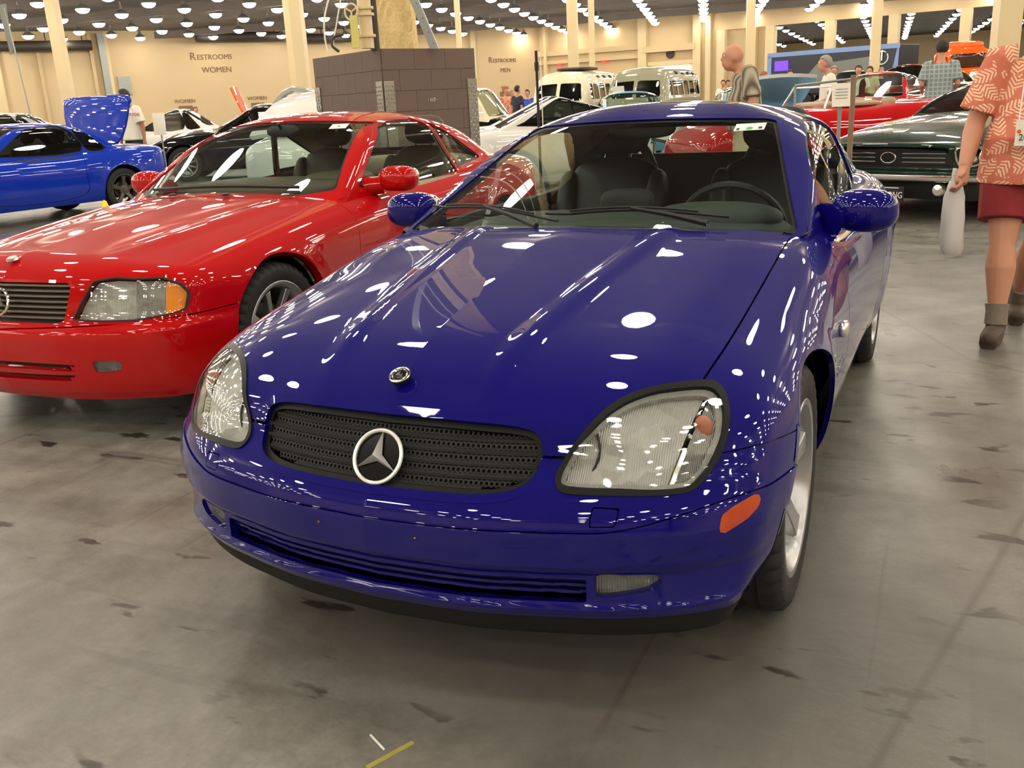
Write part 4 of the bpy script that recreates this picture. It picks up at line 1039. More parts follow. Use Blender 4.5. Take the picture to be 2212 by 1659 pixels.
# ---------------------------------------------------------------- general car builder (nose at y=0, towards -Y; placed by its root)
def car_shape(P):
    Hc = table(*P['H'], sm=P.get('Hs', .06)); w = table(*P['w'], sm=.12); sp = table(*P['sp'], sm=.03)
    p = table(*P['p'], sm=.02); q = table(*P['q'], sm=P.get('qs', .008)); r = table(*P['r'], sm=.03); dr = table(*P['dr'], sm=.03)
    rq = table(*P.get('rq', ([0, .5, .9], [-.05, 0, -.05])), sm=.02)
    wh = P['wheels']; fl = P.get('flare', .012)
    top_k, side_k = P.get('k', (.06, .035))
    def body(V):
        x = np.abs(V[:, 0]); y = V[:, 1]; z = V[:, 2]
        H = Hc(y) - dr(x) * P.get('drf', lambda y: 1)(y)
        if 'ridge' in P: H = H + P['ridge'](x, y)
        side = x - (w(y) + sp(z))
        for yc, zc, R in wh: side = side - fl * bump(np.hypot(y - yc, z - zc) - R, .10) * sstep(.15, .35, z)
        ps = (p(x + .01) - p(x - .01)) / .02; qs = (q(z + .01) - q(z - .01)) / .02
        front = (p(x) + q(z) - y) / np.sqrt(1 + ps ** 2 + qs ** 2)
        rs = (r(x + .01) - r(x - .01)) / .02
        rear = (y - r(x) - rq(z)) / np.sqrt(1 + rs ** 2)
        return smax((z - H) * .96, smax(smax(side, front, side_k), rear, .05), top_k)
    if 'roof' not in P: return body, None
    rf = table(*P['roof'], sm=.07); gh = table(*P['gh'], sm=.03); y0, z0, sl, c0, c1 = P['ws']; ry, rz, rsl, rc = P['rw']
    rs_ = P.get('rside', (.05, 2.6, 3.4))
    def cabin(V):
        x = np.abs(V[:, 0]); y = V[:, 1]; z = V[:, 2]
        top = (z - (rf(y) - P.get('crown', .10) * (x / .55) ** 2.6)) * .97
        side = (x - gh(z) + rs_[0] * sstep(rs_[1], rs_[2], y)) * .92
        ws = (y0 + (z - z0) * sl + (c0 + c1 * np.clip(z - z0, -.1, .5)) * x * x - y) / math.hypot(1, sl)
        rr = (y - (ry - (z - rz) * rsl - rc * x * x)) / math.hypot(1, rsl)
        return smax(top, smax(smax(side, ws, .022), rr, P.get('rk', .05)), P.get('ck', .045))
    return body, cabin
def view(V, s, kind):
    return sx(V, s) if kind == 'f' else V[:, 1:]
def build_car(P, name, label, loc=(0, 0, 0), rz=0, cat='car', group=None):
    body, cabin = car_shape(P); hi = P.get('hi', False); M = P['mat']; L = P['L']
    root = empty(name, loc, rz); tag(root, label, cat, group)
    z0 = P.get('z0', .47)
    a, b = (96, 64) if hi else (26, 18)
    el = np.unique(np.round(np.concatenate([np.radians(np.linspace(-34, 22, a)), np.arctan2(.42, np.linspace(1.05, 0, b))]), 5)); el = np.clip(el, None, math.pi / 2)
    nf, ns, nr = (200, 120, 50) if hi else (54, 40, 30)
    g = star_mesh(body, P.get('ya', .6), L - P.get('yb', .6), z0, nf, ns, nr, el, xa=.06, rmax=2.2)
    zb = P.get('zb', .2); g = g.split(zb - g.V[:, 2])[0]; under = g
    for yc, zc, R in P['wheels']:
        fn = lambda V: np.maximum(np.hypot(V[:, 1] - yc, V[:, 2] - zc) - R, .42 - np.abs(V[:, 0]))
        g = g.cut(fn)[1]; under = under.cut(fn)[1]
    if hi:
        for yc, zc, R in P['wheels']: g = g.flange(.045, only=lambda V: abs(np.hypot(V[:, 1] - yc, V[:, 2] - zc) - R) < .003)
    if cabin: g = g.cut(lambda V: np.maximum(cabin(V) + .012, z0 + .1 - V[:, 2]))[1]; under = under.cut(lambda V: np.maximum(cabin(V) + .012, z0 + .1 - V[:, 2]))[1]
    hosts = {}
    for ft in P.get('feat', []):
        nm, kind, poly, lo, hi_y, m, off, both = ft[:8]; opt = ft[8] if len(ft) > 8 else {}
        poly = smooth_poly(poly, n=4) if opt.get('smooth', True) else poly
        for s in ((1, -1) if both else (1,)):
            pq = poly
            def fn(V):
                d = poly_sdf(view(V, s, kind), pq)
                ok = (V[:, 1] >= lo) & (V[:, 1] <= hi_y)
                if kind == 's': ok &= V[:, 0] * s > .3
                return np.where(ok, d, .05)
            part, g = g.cut(fn, opt.get('gap', 0))
            if len(part.F) == 0: continue
            o = off
            if 'ring' in opt:
                core, rim = part.cut(lambda V: fn(V) + opt['ring'])
                po = m3obj(nm, rim.offset(.003).flange(.012), opt.get('ringm', MAT['darkrub']), root); part = core
                m3obj('reflector', part.offset(off), m, po)
            else:
                q = part.offset(off); po = m3obj(nm, q.flange(.015) if off >= 0 else q, m, root)
            if off < -.01: g = g.flange(-off, only=lambda V: np.abs(fn(V)) < .0025)
            if 'lens' in opt: m3obj('lens', part.offset(.001), opt['lens'], po)
            for si, (nm2, poly2, m2) in enumerate(opt.get('sub', [])):
                c2, _ = part.cut(lambda V: poly_sdf(view(V, s, kind), poly2)); 
                if len(c2.F): m3obj(nm2, c2.offset(off + .004 + .006 * si), m2, po)
            hosts.setdefault(nm, po)
    for q in g.parts(): m3obj('body_panel', q.flange(.012) if hi else q, M, root)
    m3obj('underbody', under.offset(-.055), MAT['black'], root)
    b = MB(); b.box((0, L / 2, zb + .02), (1.3, L - 1.0, .03)); b.build('floor_pan', MAT['black'], root)
    gl = P.get('glass', MAT['glass'])
    if cabin:
        el = np.radians(np.linspace(-14, 90, 90 if hi else 30))
        c = star_mesh(cabin, P['cy'][0], P['cy'][1], P.get('cz', .93), *((110, 60, 80) if hi else (44, 30, 36)), el, xa=.25, rmax=2.6)
        c = c.cut(lambda V: body(V) + .004)[1]
        def pane(nm, kind, poly, test, both, c, seal=.012, glm=None):
            for s in ((1, -1) if both else (1,)):
                fn = lambda V: np.where(test(V, s), poly_sdf(view(V, s, kind), poly), .05)
                S, c = c.cut(fn)
                if len(S.F) == 0: continue
                ins, bd = S.offset(-.007).cut(lambda V: poly_sdf(view(V, s, kind), poly) + seal)
                o = m3obj(nm, ins, glm or gl, root)
                if len(bd.F): m3obj('window_seal', bd.flange(.008), P.get('sealm', MAT['darkrub']), o)
            return c
        ysp = (P['cy'][0] + P['cy'][1]) / 2 if 'ysp' not in P else P['ysp']
        if 'wsp' in P:
            wp = P['wsp']; wp = smooth_poly(wp + [(-a, b) for a, b in wp[::-1]], n=3)
            c = pane('windshield', 'f', wp, lambda V, s: V[:, 1] < ysp, False, c, .014)
        for k, sp_ in enumerate(P.get('swp', [])): c = pane('side_window', 's', smooth_poly(sp_, n=3), lambda V, s: V[:, 0] * s > .3, True, c)
        if 'rwp' in P:
            wp = P['rwp']; wp = smooth_poly(wp + [(-a, b) for a, b in wp[::-1]], n=3)
            c = pane('rear_window', 'f', wp, lambda V, s: V[:, 1] > ysp, False, c, .012)
        if hi: c = c.flange(.02)
        m3obj('roof', c, P.get('roofm', M), root)
        if P.get('interior'):
            im, id_ = P['interior']; sy = P['seaty']; sz = P.get('seatz', .42)
            m3obj('headliner', c.offset(-.03), im, root)
            b = MB(); b.rbox((0, sy - .75, sz + .42), (1.30, .6, .16), p=3.5); b.rbox((.36, sy - .62, sz + .48), (.44, .3, .10), p=2.4); b.build('dashboard', id_, root)
            b = MB(); b.box((0, sy, sz - .08), (1.36, 2.0, .04)); b.box((0, sy, sz + .1), (.2, 1.2, .24)); b.rbox((0, sy + .95, sz + .28), (1.3, .35, .5), p=4); b.build('cabin_tub', im, root)
            for s in (-1, 1): b = MB(); b.rbox((s * .745, sy, sz + .22), (.06, 1.5, .44), p=5); b.build('door_card', im, root)
            for s in (-1, 1): seat(root, (s * .37, sy, sz), P.get('seatm', im))
            steering(root, (.37, sy - .42, sz + .36), id_)
    for k, (yc, zc, R) in enumerate(P['wheels']):
        tw, tR = P.get('tyre', (.22, .317))
        wx = float(table(*P['w'], sm=.12)(yc)) - P.get('winset', .03) - tw / 2
        for s in (1, -1):
            wheel(root, (s * wx, yc, tR), s, tR, tw, P.get('rimR', .215), P.get('spokes', 5), P.get('rstyle', 'wide'), P.get('rimm', 'alloy'), tread=hi)
            well(root, (0, yc, zc), R - .004, s * .40, s * (wx + tw / 2 - .04))
    if 'mirror' in P:
        mx, my, mz, mw = P['mirror']
        for s in (1, -1): mirror_pod(root, (s * mx, my, mz), (mw, .14, .14), M, s, (s * (mx - .2), my - .04, mz - .04))
    return root

RED = dict(L=4.47, hi=True, mat=MAT['red'],
  H=([-.2, .05, .10, .2, .4, .8, 1.3, 1.6, 2.5, 3.3, 3.6, 4.2, 4.4, 4.7], [.60, .70, .735, .76, .785, .835, .885, .905, .93, .955, .96, .94, .90, .8]),
  w=([-.5, 0, .4, .83, 1.2, 1.6, 2.5, 3.35, 3.8, 4.2, 4.7], [.80, .83, .862, .872, .87, .868, .872, .88, .87, .82, .7]),
  sp=([0, .16, .25, .33, .42, .50, .62, .70, .78, .86, .92, 1.0, 1.2], [-.10, -.07, -.02, -.005, 0, -.012, -.010, -.016, -.034, -.075, -.12, -.2, -.4]),
  p=([0, .3, .45, .6, .7, .8, .86, .95], [-.02, .0, .03, .085, .135, .235, .37, .75]),
  q=([0, .17, .22, .30, .42, .475, .49, .52, .60, .67, .72, .9], [.10, .07, .035, .012, .0, .008, .05, .065, .085, .105, .14, .4]),
  r=([0, .4, .6, .75, .85, .95], [4.47, 4.44, 4.38, 4.25, 4.0, 3.4]),
  dr=([0, .3, .5, .65, .74, .80, .86, .95], [0, .012, .032, .055, .078, .105, .16, .3]),
  k=(.05, .03),
  ridge=lambda x, y: .010 * (bump(x - .42 - .12 * np.clip(y, 0, 1.4) / 1.4, .10)) * sstep(.15, .6, y) * (1 - sstep(1.3, 1.5, y)),
  wheels=[(.83, .317, .362), (3.345, .317, .36)],
  roof=([1.4, 2.0, 2.2, 2.5, 2.8, 3.05, 3.3, 3.7, 3.95], [1.16, 1.245, 1.265, 1.285, 1.282, 1.262, 1.21, 1.05, .96]), crown=.08,
  gh=([.5, .84, .92, 1.05, 1.15, 1.24, 1.30, 1.4], [.82, .745, .720, .668, .628, .585, .54, .42]),
  ws=(1.40, .89, 2.1, .48, -.6), rw=(3.90, .95, 1.5, .25), rside=(.06, 2.8, 3.6),
  cy=(2.2, 3.2), ysp=2.8,
  wsp=[(0, .855), (.40, .86), (.665, .885), (.67, .90), (.62, 1.0), (.575, 1.10), (.53, 1.19), (.51, 1.212), (.40, 1.226), (.2, 1.238), (0, 1.241)],
  swp=[[(1.78, .88), (1.82, .93), (2.02, 1.06), (2.22, 1.165), (2.32, 1.198), (2.50, 1.215), (2.72, 1.215), (2.80, 1.195), (2.93, .90), (2.88, .86), (2.3, .85)],
       [(2.84, 1.185), (2.90, 1.175), (3.12, 1.08), (3.40, .955), (3.40, .925), (3.0, .90), (2.96, .91)]],
  rwp=[(0, 1.19), (.42, 1.17), (.48, 1.13), (.57, 1.01), (.55, .99), (0, .99)],
  interior=(MAT['tan'], MAT['tandark']), seatm=MAT['tandark'], seaty=2.75, seatz=.42, spokes=8, rstyle='thin', rimR=.222, zb=.175,
  mirror=(.895, 1.90, .915, .23), tyre=(.22, .317), winset=.028)
MAT['slat'] = pmat('satin_silver_slat', srgb(150, 140, 128), .3, .8)
RLENS = [(.372, .516), (.50, .508), (.625, .506), (.750, .521), (.789, .535), (.797, .60), (.772, .641), (.718, .672), (.62, .674), (.547, .683), (.462, .672), (.41, .59)]
RED['feat'] = [
  ('grille', 'f', [(0, .503), (-.30, .503), (-.332, .512), (-.352, .60), (-.360, .648), (-.345, .664), (0, .664), (.345, .664), (.360, .648), (.352, .60), (.332, .512), (.30, .503)], -1, .4, MAT['darkrub'], -.04, False, dict(smooth=False)),
  ('headlight', 'f', RLENS, -1, .8, MAT['lampbowl'], -.03, True, dict(ring=.006, ringm=MAT['trimgrey'], lens=MAT['lens'], smooth=False,
     sub=[('turn_signal', [(.625, .48), (.622, .72), (.90, .72), (.90, .48)], MAT['signalbowl']), ('amber_reflector', [(.732, .48), (.728, .72), (.90, .72), (.90, .48)], MAT['ambersoft'])])),
  ('fog_light', 'f', [(.488, .305), (.57, .310), (.588, .33), (.582, .352), (.487, .356), (.478, .33)], -1, .6, MAT['fogbowl'], -.012, True, dict(lens=MAT['lens'])),
  ('intake_slot', 'f', [(-.33, .268), (-.35, .28), (-.34, .298), (.34, .298), (.35, .28), (.33, .268)], -1, .4, MAT['black'], -.03, False, {}),
  ('intake_slot', 'f', [(-.34, .31), (-.36, .325), (-.35, .343), (.35, .343), (.36, .325), (.34, .31)], -1, .4, MAT['black'], -.03, False, {}),
  ('hood', 'f', None, 0, 0, None, 0, False)]
RED['feat'].pop()
RED['feat'] += [('front_bumper', 'f', [(-1.2, .0), (-1.2, .515), (-.86, .515), (-.55, .497), (0, .478), (.55, .497), (.86, .515), (1.2, .515), (1.2, .0)], -1, .62, MAT['red'], 0, False, dict(gap=.0022, smooth=False)),
  ('door', 's', [(1.55, .26), (1.52, .5), (1.53, .75), (1.56, .96), (2.6, 1.0), (2.96, .98), (3.0, .7), (2.92, .5), (2.80, .26), (2.2, .25)], 1.3, 3.2, MAT['red'], 0, True, dict(gap=.002))]
def build_red():
    P = RED; body, cabin = car_shape(P)
    root = build_car(P, 'car', 'bright red convertible coupe with hardtop and tan interior, left of the blue roadster', (-2.525, 1.014, 0), math.radians(1.418))
    gr = [o for o in bpy.data.objects if o.parent == root and o.name.startswith('grille')][0]
    fy = lambda x, z, d=0: float(table(*P['p'], sm=.02)(abs(x)) + table(*P['q'], sm=.008)(z)) + d
    for k in range(7):
        z = .522 + k * .0215; b = MB(); hw = .335 + (z - .51) * .16; xs = np.linspace(-hw, hw, 25); V = []
        for x in xs: y = fy(x, z, .012); V += [(x, y - .006, z + .004), (x, y - .006, z - .004), (x, y + .02, z - .006), (x, y + .02, z + .006)]
        F = [(4 * i + a, 4 * i + (a + 1) % 4, 4 * i + 4 + (a + 1) % 4, 4 * i + 4 + a) for i in range(24) for a in range(4)]
        b.add(V, F).build('slat', MAT['slat'], gr)
    M = frame((0, fy(0, .585, -.016), .585), (1, 0, 0), (0, -1, .3))
    st = MB(); star_badge(st, .056, .01, .006); st.v = [tuple(M @ Vector(q)) for q in st.v]; st.build('star_emblem', MAT['chrome'], gr)
    M = frame((0, .15, .752), (1, 0, 0), (0, -.2, 1)); b = MB(); b.lathe([(.001, .003), (.024, .003), (.026, -.006)], n=28, cap=False); b.v = [tuple(M @ Vector(q)) for q in b.v]; bo = b.build('bonnet_badge', MAT['chrome'], root)
    b = MB(); star_badge(b, .017, .003, .0015); b.v = [tuple(M @ (Vector(q) + Vector((0, 0, .005)))) for q in b.v]; b.build('badge_star', MAT['white'], bo)
    for s in (-1, 1):
        b = MB(); b.rbox((s * .18, 1.33, .895), (.035, .045, .014), p=3); b.build('washer_nozzle', MAT['black'], root)
        f1 = lambda x, z: Vector((x, 1.40 + (z - .89) * 2.1 + .48 * x * x - .012, z + .006))
    b = MB(); b.tube([f1(-.5 + 1.0 * t, .90 + .02 * math.sin(t * 3)) for t in np.linspace(0, 1, 12)], .009, 6); b.build('wiper', MAT['black'], root)
    fz = lambda x, z: 1.40 + (z - .89) * 2.1 + (.48 - .6 * (z - .89)) * x * x + .012
    gx, gz = .405, 1.20; q = [(gx + a, fz(gx + a, gz + b_), gz + b_) for a, b_ in ((-.05, -.012), (.05, -.012), (.05, .012), (-.05, .012))]
    sb = MB(); sb.add(q + [(a, b_ + .001, c) for a, b_, c in q], [(0, 1, 2, 3), (7, 6, 5, 4), (0, 4, 5, 1), (1, 5, 6, 2), (2, 6, 7, 3), (3, 7, 4, 0)]); st_ = sb.build('inspection_sticker', MAT['white'], root, label='white paper sticker with a green dot')
    sb = MB(); sb.add([(gx + .01 * math.cos(t), fz(gx, gz) - .002, gz + .005 * math.sin(t)) for t in np.linspace(0, 2 * math.pi, 13)[:-1]], [tuple(range(12))]); sb.build('green_dot', MAT['green_dot'], st_)
    for s in (-1, 1):
        b = MB(); b.rbox((s * .872, 2.80, .76), (.03, .22, .04), p=3); b.build('door_handle', MAT['red'], root)
    b = MB(); b.rbox((0.0, 2.13, 1.185), (.24, .05, .07), p=3); b.tube([(0, 2.08, 1.23), (0, 2.13, 1.185)], .01); b.build('rear_view_mirror', MAT['black'], root)
    return root
REDCAR = build_red()
# ---------------------------------------------------------------- the other cars of the show
def preset(L=4.6, hw=.88, nose=.70, hood=.88, cowl=.95, belt=.95, deck=.98, tail=.92, wy=(.9, 3.55), tR=.32, cow_y=1.5, roof=(2.2, 3.0), rz=1.32, rear_y=3.9, mat_=None, sharp=.5, gh_top=.56, wsl=2.0, rsl=1.5, feat=(), **k):
    P = dict(L=L, mat=mat_, H=([-.2, .05, .25, .7, cow_y, (roof[0] + roof[1]) / 2, rear_y, L - .25, L, L + .3], [nose - .08, nose, nose + (hood - nose) * .45, hood, cowl, belt, deck, tail, tail - .06, tail - .15]),
      w=([-.5, 0, .45, 1.0, L * .5, L - 1.0, L - .4, L + .4], [hw - .10, hw - .05, hw - .012, hw, hw - .008, hw + .004, hw - .03, hw - .12]),
      sp=([0, .16, .28, .45, .62, .72, .82, .90, 1.0, 1.2], [-.12, -.085, -.03, 0, 0, -.012, -.035, -.08, -.16, -.4]),
      p=([0, hw * .5, hw * .75, hw * .9, hw, hw + .1], [0, .02 * sharp, .08 * sharp, .22 * sharp, .5 * sharp + .05, 1.0]),
      q=([0, .2, .35, .5, .7, .85], [.10, .04, 0, .0, .03, .12]), r=([0, hw * .6, hw * .85, hw, hw + .1], [L, L - .03, L - .14, L - .4, L - 1.0]),
      dr=([0, .3, .5, .7, .8, .9], [0, .01, .03, .06, .10, .22]), wheels=[(wy[0], tR, tR + .05), (wy[1], tR, tR + .05)],
      roof=([cow_y, roof[0] - .15, roof[0], (roof[0] + roof[1]) / 2, roof[1], roof[1] + .3, rear_y, rear_y + .3], [rz - .14, rz - .03, rz - .012, rz, rz - .012, rz - .06, deck + .02, deck - .1]), crown=.08,
      gh=([.5, belt - .08, belt, (belt + rz) / 2, rz - .04, rz + .1], [hw, hw - .12, hw - .145, (hw - .145 + gh_top) / 2, gh_top, gh_top - .14]),
      ws=(cow_y - .05, cowl - .01, wsl, .35, -.3), rw=(rear_y, deck, rsl, .25), rside=(.05, roof[1], rear_y), cy=(roof[0], roof[1]), cz=belt + .02, zb=.2, tyre=(.21, tR), rimR=tR * .66, feat=list(feat), ya=.6, yb=.6)
    x0, x1 = hw - .20, gh_top - .05; zb_, zt = belt - .03, rz - .055
    P['wsp'] = [(0, zb_), (x0 * .8, zb_), (x0, zb_ + .02), ((x0 + x1) / 2, (zb_ + zt) / 2), (x1, zt - .02), (x1 - .06, zt), (0, zt + .015)]
    P['rwp'] = [(0, deck + .03), (x0 * .8, deck + .03), (x1 + .03, (deck + rz) / 2), (x1 - .05, rz - .07), (0, rz - .06)]
    yA = cow_y + .30; yB = roof[0] + .15
    P['swp'] = [[(yA, belt - .01), (yA + .1, belt + .05), (yB - .1, rz - .11), (yB + .1, rz - .075), ((yB + roof[1]) / 2, rz - .065), (roof[1] - .02, rz - .075), (roof[1] + .10, belt - .01)],
                [(roof[1] + .08, rz - .09), (roof[1] + .2, rz - .11), (rear_y - .35, belt + .08), (rear_y - .30, belt), (roof[1] + .2, belt)]]
    P.update(k); return P
MAT['sky'] = paint('bright_blue_paint', srgb(10, 50, 175), .1, .4)
MAT['blackpaint'] = paint('black_paint', srgb(10, 10, 11), 0, .3)
MAT['whitepaint'] = paint('white_paint', srgb(222, 222, 216), 0, .4)
MAT['silver'] = paint('silver_paint', srgb(168, 170, 170), .5, .35)
MAT['green'] = paint('dark_green_paint', srgb(18, 44, 34), .1, .35)
MAT['lightblue'] = paint('light_blue_paint', srgb(110, 170, 205), 0, .4)
MAT['maroon'] = paint('maroon_paint', srgb(110, 14, 20), 0, .35)
MAT['orange'] = paint('orange_paint', srgb(232, 96, 24), 0, .35)
MAT['cream'] = paint('cream_paint', srgb(226, 220, 190), 0, .4)
MAT['greengrey'] = paint('grey_green_paint', srgb(150, 150, 126), 0, .4)
MAT['paper'] = pmat('white_paper', srgb(236, 232, 218), .7)
MAT['boardgrey'] = pmat('grey_board', srgb(120, 124, 120), .6)

def anchor(root, local, px, depth=None, xy=None):
    """moves a car so that its local floor point stands on the given spot"""
    t = place(px, depth) if xy is None else Vector((xy[0], xy[1], 0))
    c, s = math.cos(root.rotation_euler.z), math.sin(root.rotation_euler.z)
    root.location = (t.x - (c * local[0] - s * local[1]), t.y - (s * local[0] + c * local[1]), 0)

# bright blue coupe at the left with its boot lid raised
P = preset(L=4.6, hw=.87, nose=.66, hood=.84, cowl=.92, belt=.92, deck=.98, tail=.96, wy=(.95, 3.60), cow_y=1.45, roof=(2.25, 2.95), rz=1.34, rear_y=3.78, mat_=MAT['sky'], glass=MAT['darkglass'], rimm='darkalloy', spokes=5, hi=False, rimR=.225,
  interior=(MAT['leather'], MAT['black']), seaty=2.5,
  feat=[('door', 's', [(1.62, .30), (1.60, .6), (1.62, .95), (2.6, 1.0), (2.98, .95), (2.98, .6), (2.86, .30)], 1.3, 3.2, MAT['sky'], 0, True, dict(gap=.003)),
        ('door_handle', 's', [(2.78, .74), (2.95, .74), (2.95, .79), (2.78, .79)], 1.3, 3.2, MAT['black'], -.006, True, dict(smooth=False))])
t0 = place(0, 11.2); t1 = place(244, 15.2); ang = math.atan2(t1.y - t0.y, t1.x - t0.x) - math.pi / 2
sky = build_car(P, 'car', 'bright blue coupe at the far left with its boot lid raised', (0, 0, 0), math.radians(-7)); anchor(sky, (.85, 3.60), 250, 13.6)
b = MB()   # raised boot lid with its wide ducktail spoiler
hz_ = Vector((0, 3.72, .98)); 
prof = [(-.0, .0, .60), (.08, .10, .65), (.12, .26, .72), (.15, .42, .77), (.18, .56, .79), (.22, .66, .78), (.25, .68, .74)]
V = []
for dy, dz, hw_ in prof:
    for t in np.linspace(-1, 1, 11): V.append((hw_ * t, hz_.y + dy - .05 * (1 - t * t) , hz_.z + dz))
n1 = len(V); V += [(x, y + .035, z - .01) for x, y, z in V]
F = []
for i in range(len(prof) - 1):
    for k in range(10):
        a = i * 11 + k; F += [(a, a + 1, a + 12, a + 11), (n1 + a, n1 + a + 11, n1 + a + 12, n1 + a + 1)]
rim_ = [i * 11 for i in range(len(prof))]
for i in range(len(prof) - 1):
    a, c = i * 11, i * 11 + 11; F += [(a, c, n1 + c, n1 + a), (a + 10, n1 + a + 10, n1 + c + 10, c + 10)]
for k in range(10): a = (len(prof) - 1) * 11 + k; F += [(a, a + 1, n1 + a + 1, n1 + a), (k, n1 + k, n1 + k + 1, k + 1)]
b.add(V, F, True); lid = b.build('boot_lid', MAT['sky'], sky, sharp=50, label='raised boot lid with spoiler')
b = MB(); 
b.rbox((0, hz_.y + .22, hz_.z + .62), (1.62, .10, .17), p=5, rx=-.15); b.build('spoiler', MAT['sky'], lid)

# black fastback behind, front to the left
P = preset(L=4.9, hw=.92, nose=.72, hood=.98, cowl=1.06, belt=1.06, deck=1.10, tail=1.05, wy=(.95, 3.7), tR=.36, cow_y=1.6, roof=(2.3, 2.9), rz=1.52, rear_y=4.1, rsl=2.0, mat_=MAT['blackpaint'], glass=MAT['darkglass'], spokes=10, rstyle='thin', rimR=.25)
bk = build_car(P, 'car', 'glossy black fastback with silver mesh wheels behind the red convertible', (0, 0, 0), math.radians(-58)); anchor(bk, (.88, .95), 386, 19.5)
# silver rounded car at the far left edge
P = preset(L=4.4, hw=.88, rz=1.62, roof=(2.1, 3.2), rear_y=4.2, belt=1.05, deck=1.12, cowl=1.05, mat_=MAT['silver'], glass=MAT['darkglass'])
sv = build_car(P, 'car', 'silver rounded hatchback half hidden at the far left edge', (0, 0, 0), math.radians(-50)); anchor(sv, (0, 2.2), -60, 21.5)
P = preset(L=4.6, rz=1.55, belt=1.0, deck=1.02, mat_=MAT['blackpaint'], glass=MAT['darkglass'])
b2 = build_car(P, 'car', 'black car beyond the silver hatchback near the back wall', (0, 0, 0), math.radians(-60)); anchor(b2, (0, 2.2), 10, 29)
P = preset(L=4.7, rz=1.60, belt=1.0, deck=1.05, mat_=MAT['whitepaint'], glass=MAT['darkglass'])
w1 = build_car(P, 'car', 'white saloon behind the white display board', (0, 0, 0), math.radians(-62)); anchor(w1, (0, 2.2), 345, 29)
# white car with its bonnet tilted up beside the pier
P = preset(L=4.4, rz=1.50, nose=.8, hood=1.0, cowl=1.06, belt=1.05, deck=1.05, mat_=MAT['whitepaint'], glass=MAT['glass'])
w2 = build_car(P, 'car', 'white coupe with its bonnet tilted up, left of the brown pier', (0, 0, 0), math.radians(-2)); anchor(w2, (0, 0), 590, 14.6)
def panel_up(root, m, pts, hw_, th=.05, name='raised_hood', label=None):
    """curved lid: profile of (y,z) points swept across the car's width"""
    V = []; n = 9
    for i, (y, z) in enumerate(pts):
        for t in np.linspace(-1, 1, n): V.append((hw_ * t * (1 - .12 * abs(i / (len(pts) - 1) - .3)), y, z - .04 * t * t))
    n1 = len(V)
    dz = []
    for i in range(len(pts)):
        a, c = Vector(pts[max(0, i - 1)]), Vector(pts[min(len(pts) - 1, i + 1)]); d = (c - a).normalized(); dz.append((d.y * th, -d.x * th))
    V += [(x, y + dz[k // n][0], z + dz[k // n][1]) for k, (x, y, z) in enumerate(V)]
    F = []
    for i in range(len(pts) - 1):
        for k in range(n - 1): a = i * n + k; F += [(a, a + 1, a + n + 1, a + n), (n1 + a, n1 + a + n, n1 + a + n + 1, n1 + a + 1)]
        a, c = i * n, i * n + n; F += [(a, c, n1 + c, n1 + a), (a + n - 1, n1 + a + n - 1, n1 + c + n - 1, c + n - 1)]
    for k in range(n - 1): a = (len(pts) - 1) * n + k; F += [(a, a + 1, n1 + a + 1, n1 + a), (k, n1 + k, n1 + k + 1, k + 1)]
    return MB().add(V, F, True).build(name, m, root, sharp=50, label=label)
panel_up(w2, MAT['whitepaint'], [(.2, 1.0), (.5, 1.28), (.9, 1.50), (1.3, 1.62), (1.7, 1.66)], .75, .08)
# grey car whose door is swung up over its roof
P = preset(L=4.5, rz=1.40, mat_=MAT['silver'], glass=MAT['darkglass'])
gw = build_car(P, 'car', 'silver sports car with a gullwing door swung up, behind the black fastback', (0, 0, 0), math.radians(-62)); anchor(gw, (0, 2.4), 600, 25.5)
panel_up(gw, MAT['silver'], [(2.15, 1.30), (2.35, 1.62), (2.62, 1.90), (2.9, 2.0), (3.3, 1.93), (3.7, 1.80)], .28, .10, 'raised_door')
P = preset(L=4.6, rz=1.45, mat_=MAT['orange'], glass=MAT['darkglass'])
og = build_car(P, 'car', 'orange muscle car with its bonnet up near the restroom wall', (0, 0, 0), math.radians(-60)); anchor(og, (0, 2.0), 575, 34)
panel_up(og, MAT['orange'], [(1.5, 1.0), (1.25, 1.5), (1.05, 2.0), (.95, 2.3)], .75, .06)
# white sports car close behind the blue roadster
P = preset(L=3.9, hw=.86, nose=.66, hood=.88, cowl=.95, belt=.94, deck=.95, tail=.85, wy=(.9, 3.15), cow_y=1.35, roof=(2.2, 2.7), rz=1.40, rear_y=3.8, rsl=3.6, wsl=2.3, mat_=MAT['whitepaint'], glass=MAT['darkglass'], hi=True, rimR=.24)
ws_ = build_car(P, 'car', 'white rounded sports coupe directly behind the blue roadster', (0, 0, 0), math.radians(-56)); anchor(ws_, (0, 1.35), 1060, 14.6)
# black vintage pickup with a white roof, right of the pier
P = preset(L=3.7, hw=.92, nose=.85, hood=.95, cowl=1.02, belt=1.05, deck=1.02, tail=1.0, wy=(.85, 2.9), tR=.37, cow_y=1.75, roof=(2.2, 2.6), rz=1.62, rear_y=3.0, rsl=.35, wsl=.8, gh_top=.68, mat_=MAT['blackpaint'], roofm=MAT['cream'], glass=MAT['glass'], sealm=MAT['chrome'])
pk = build_car(P, 'pickup_truck', 'black vintage pickup with a cream roof and chrome window frames', (0, 0, 0), math.radians(97), cat='truck'); anchor(pk, (0, 2.3), 1040, 20.6)
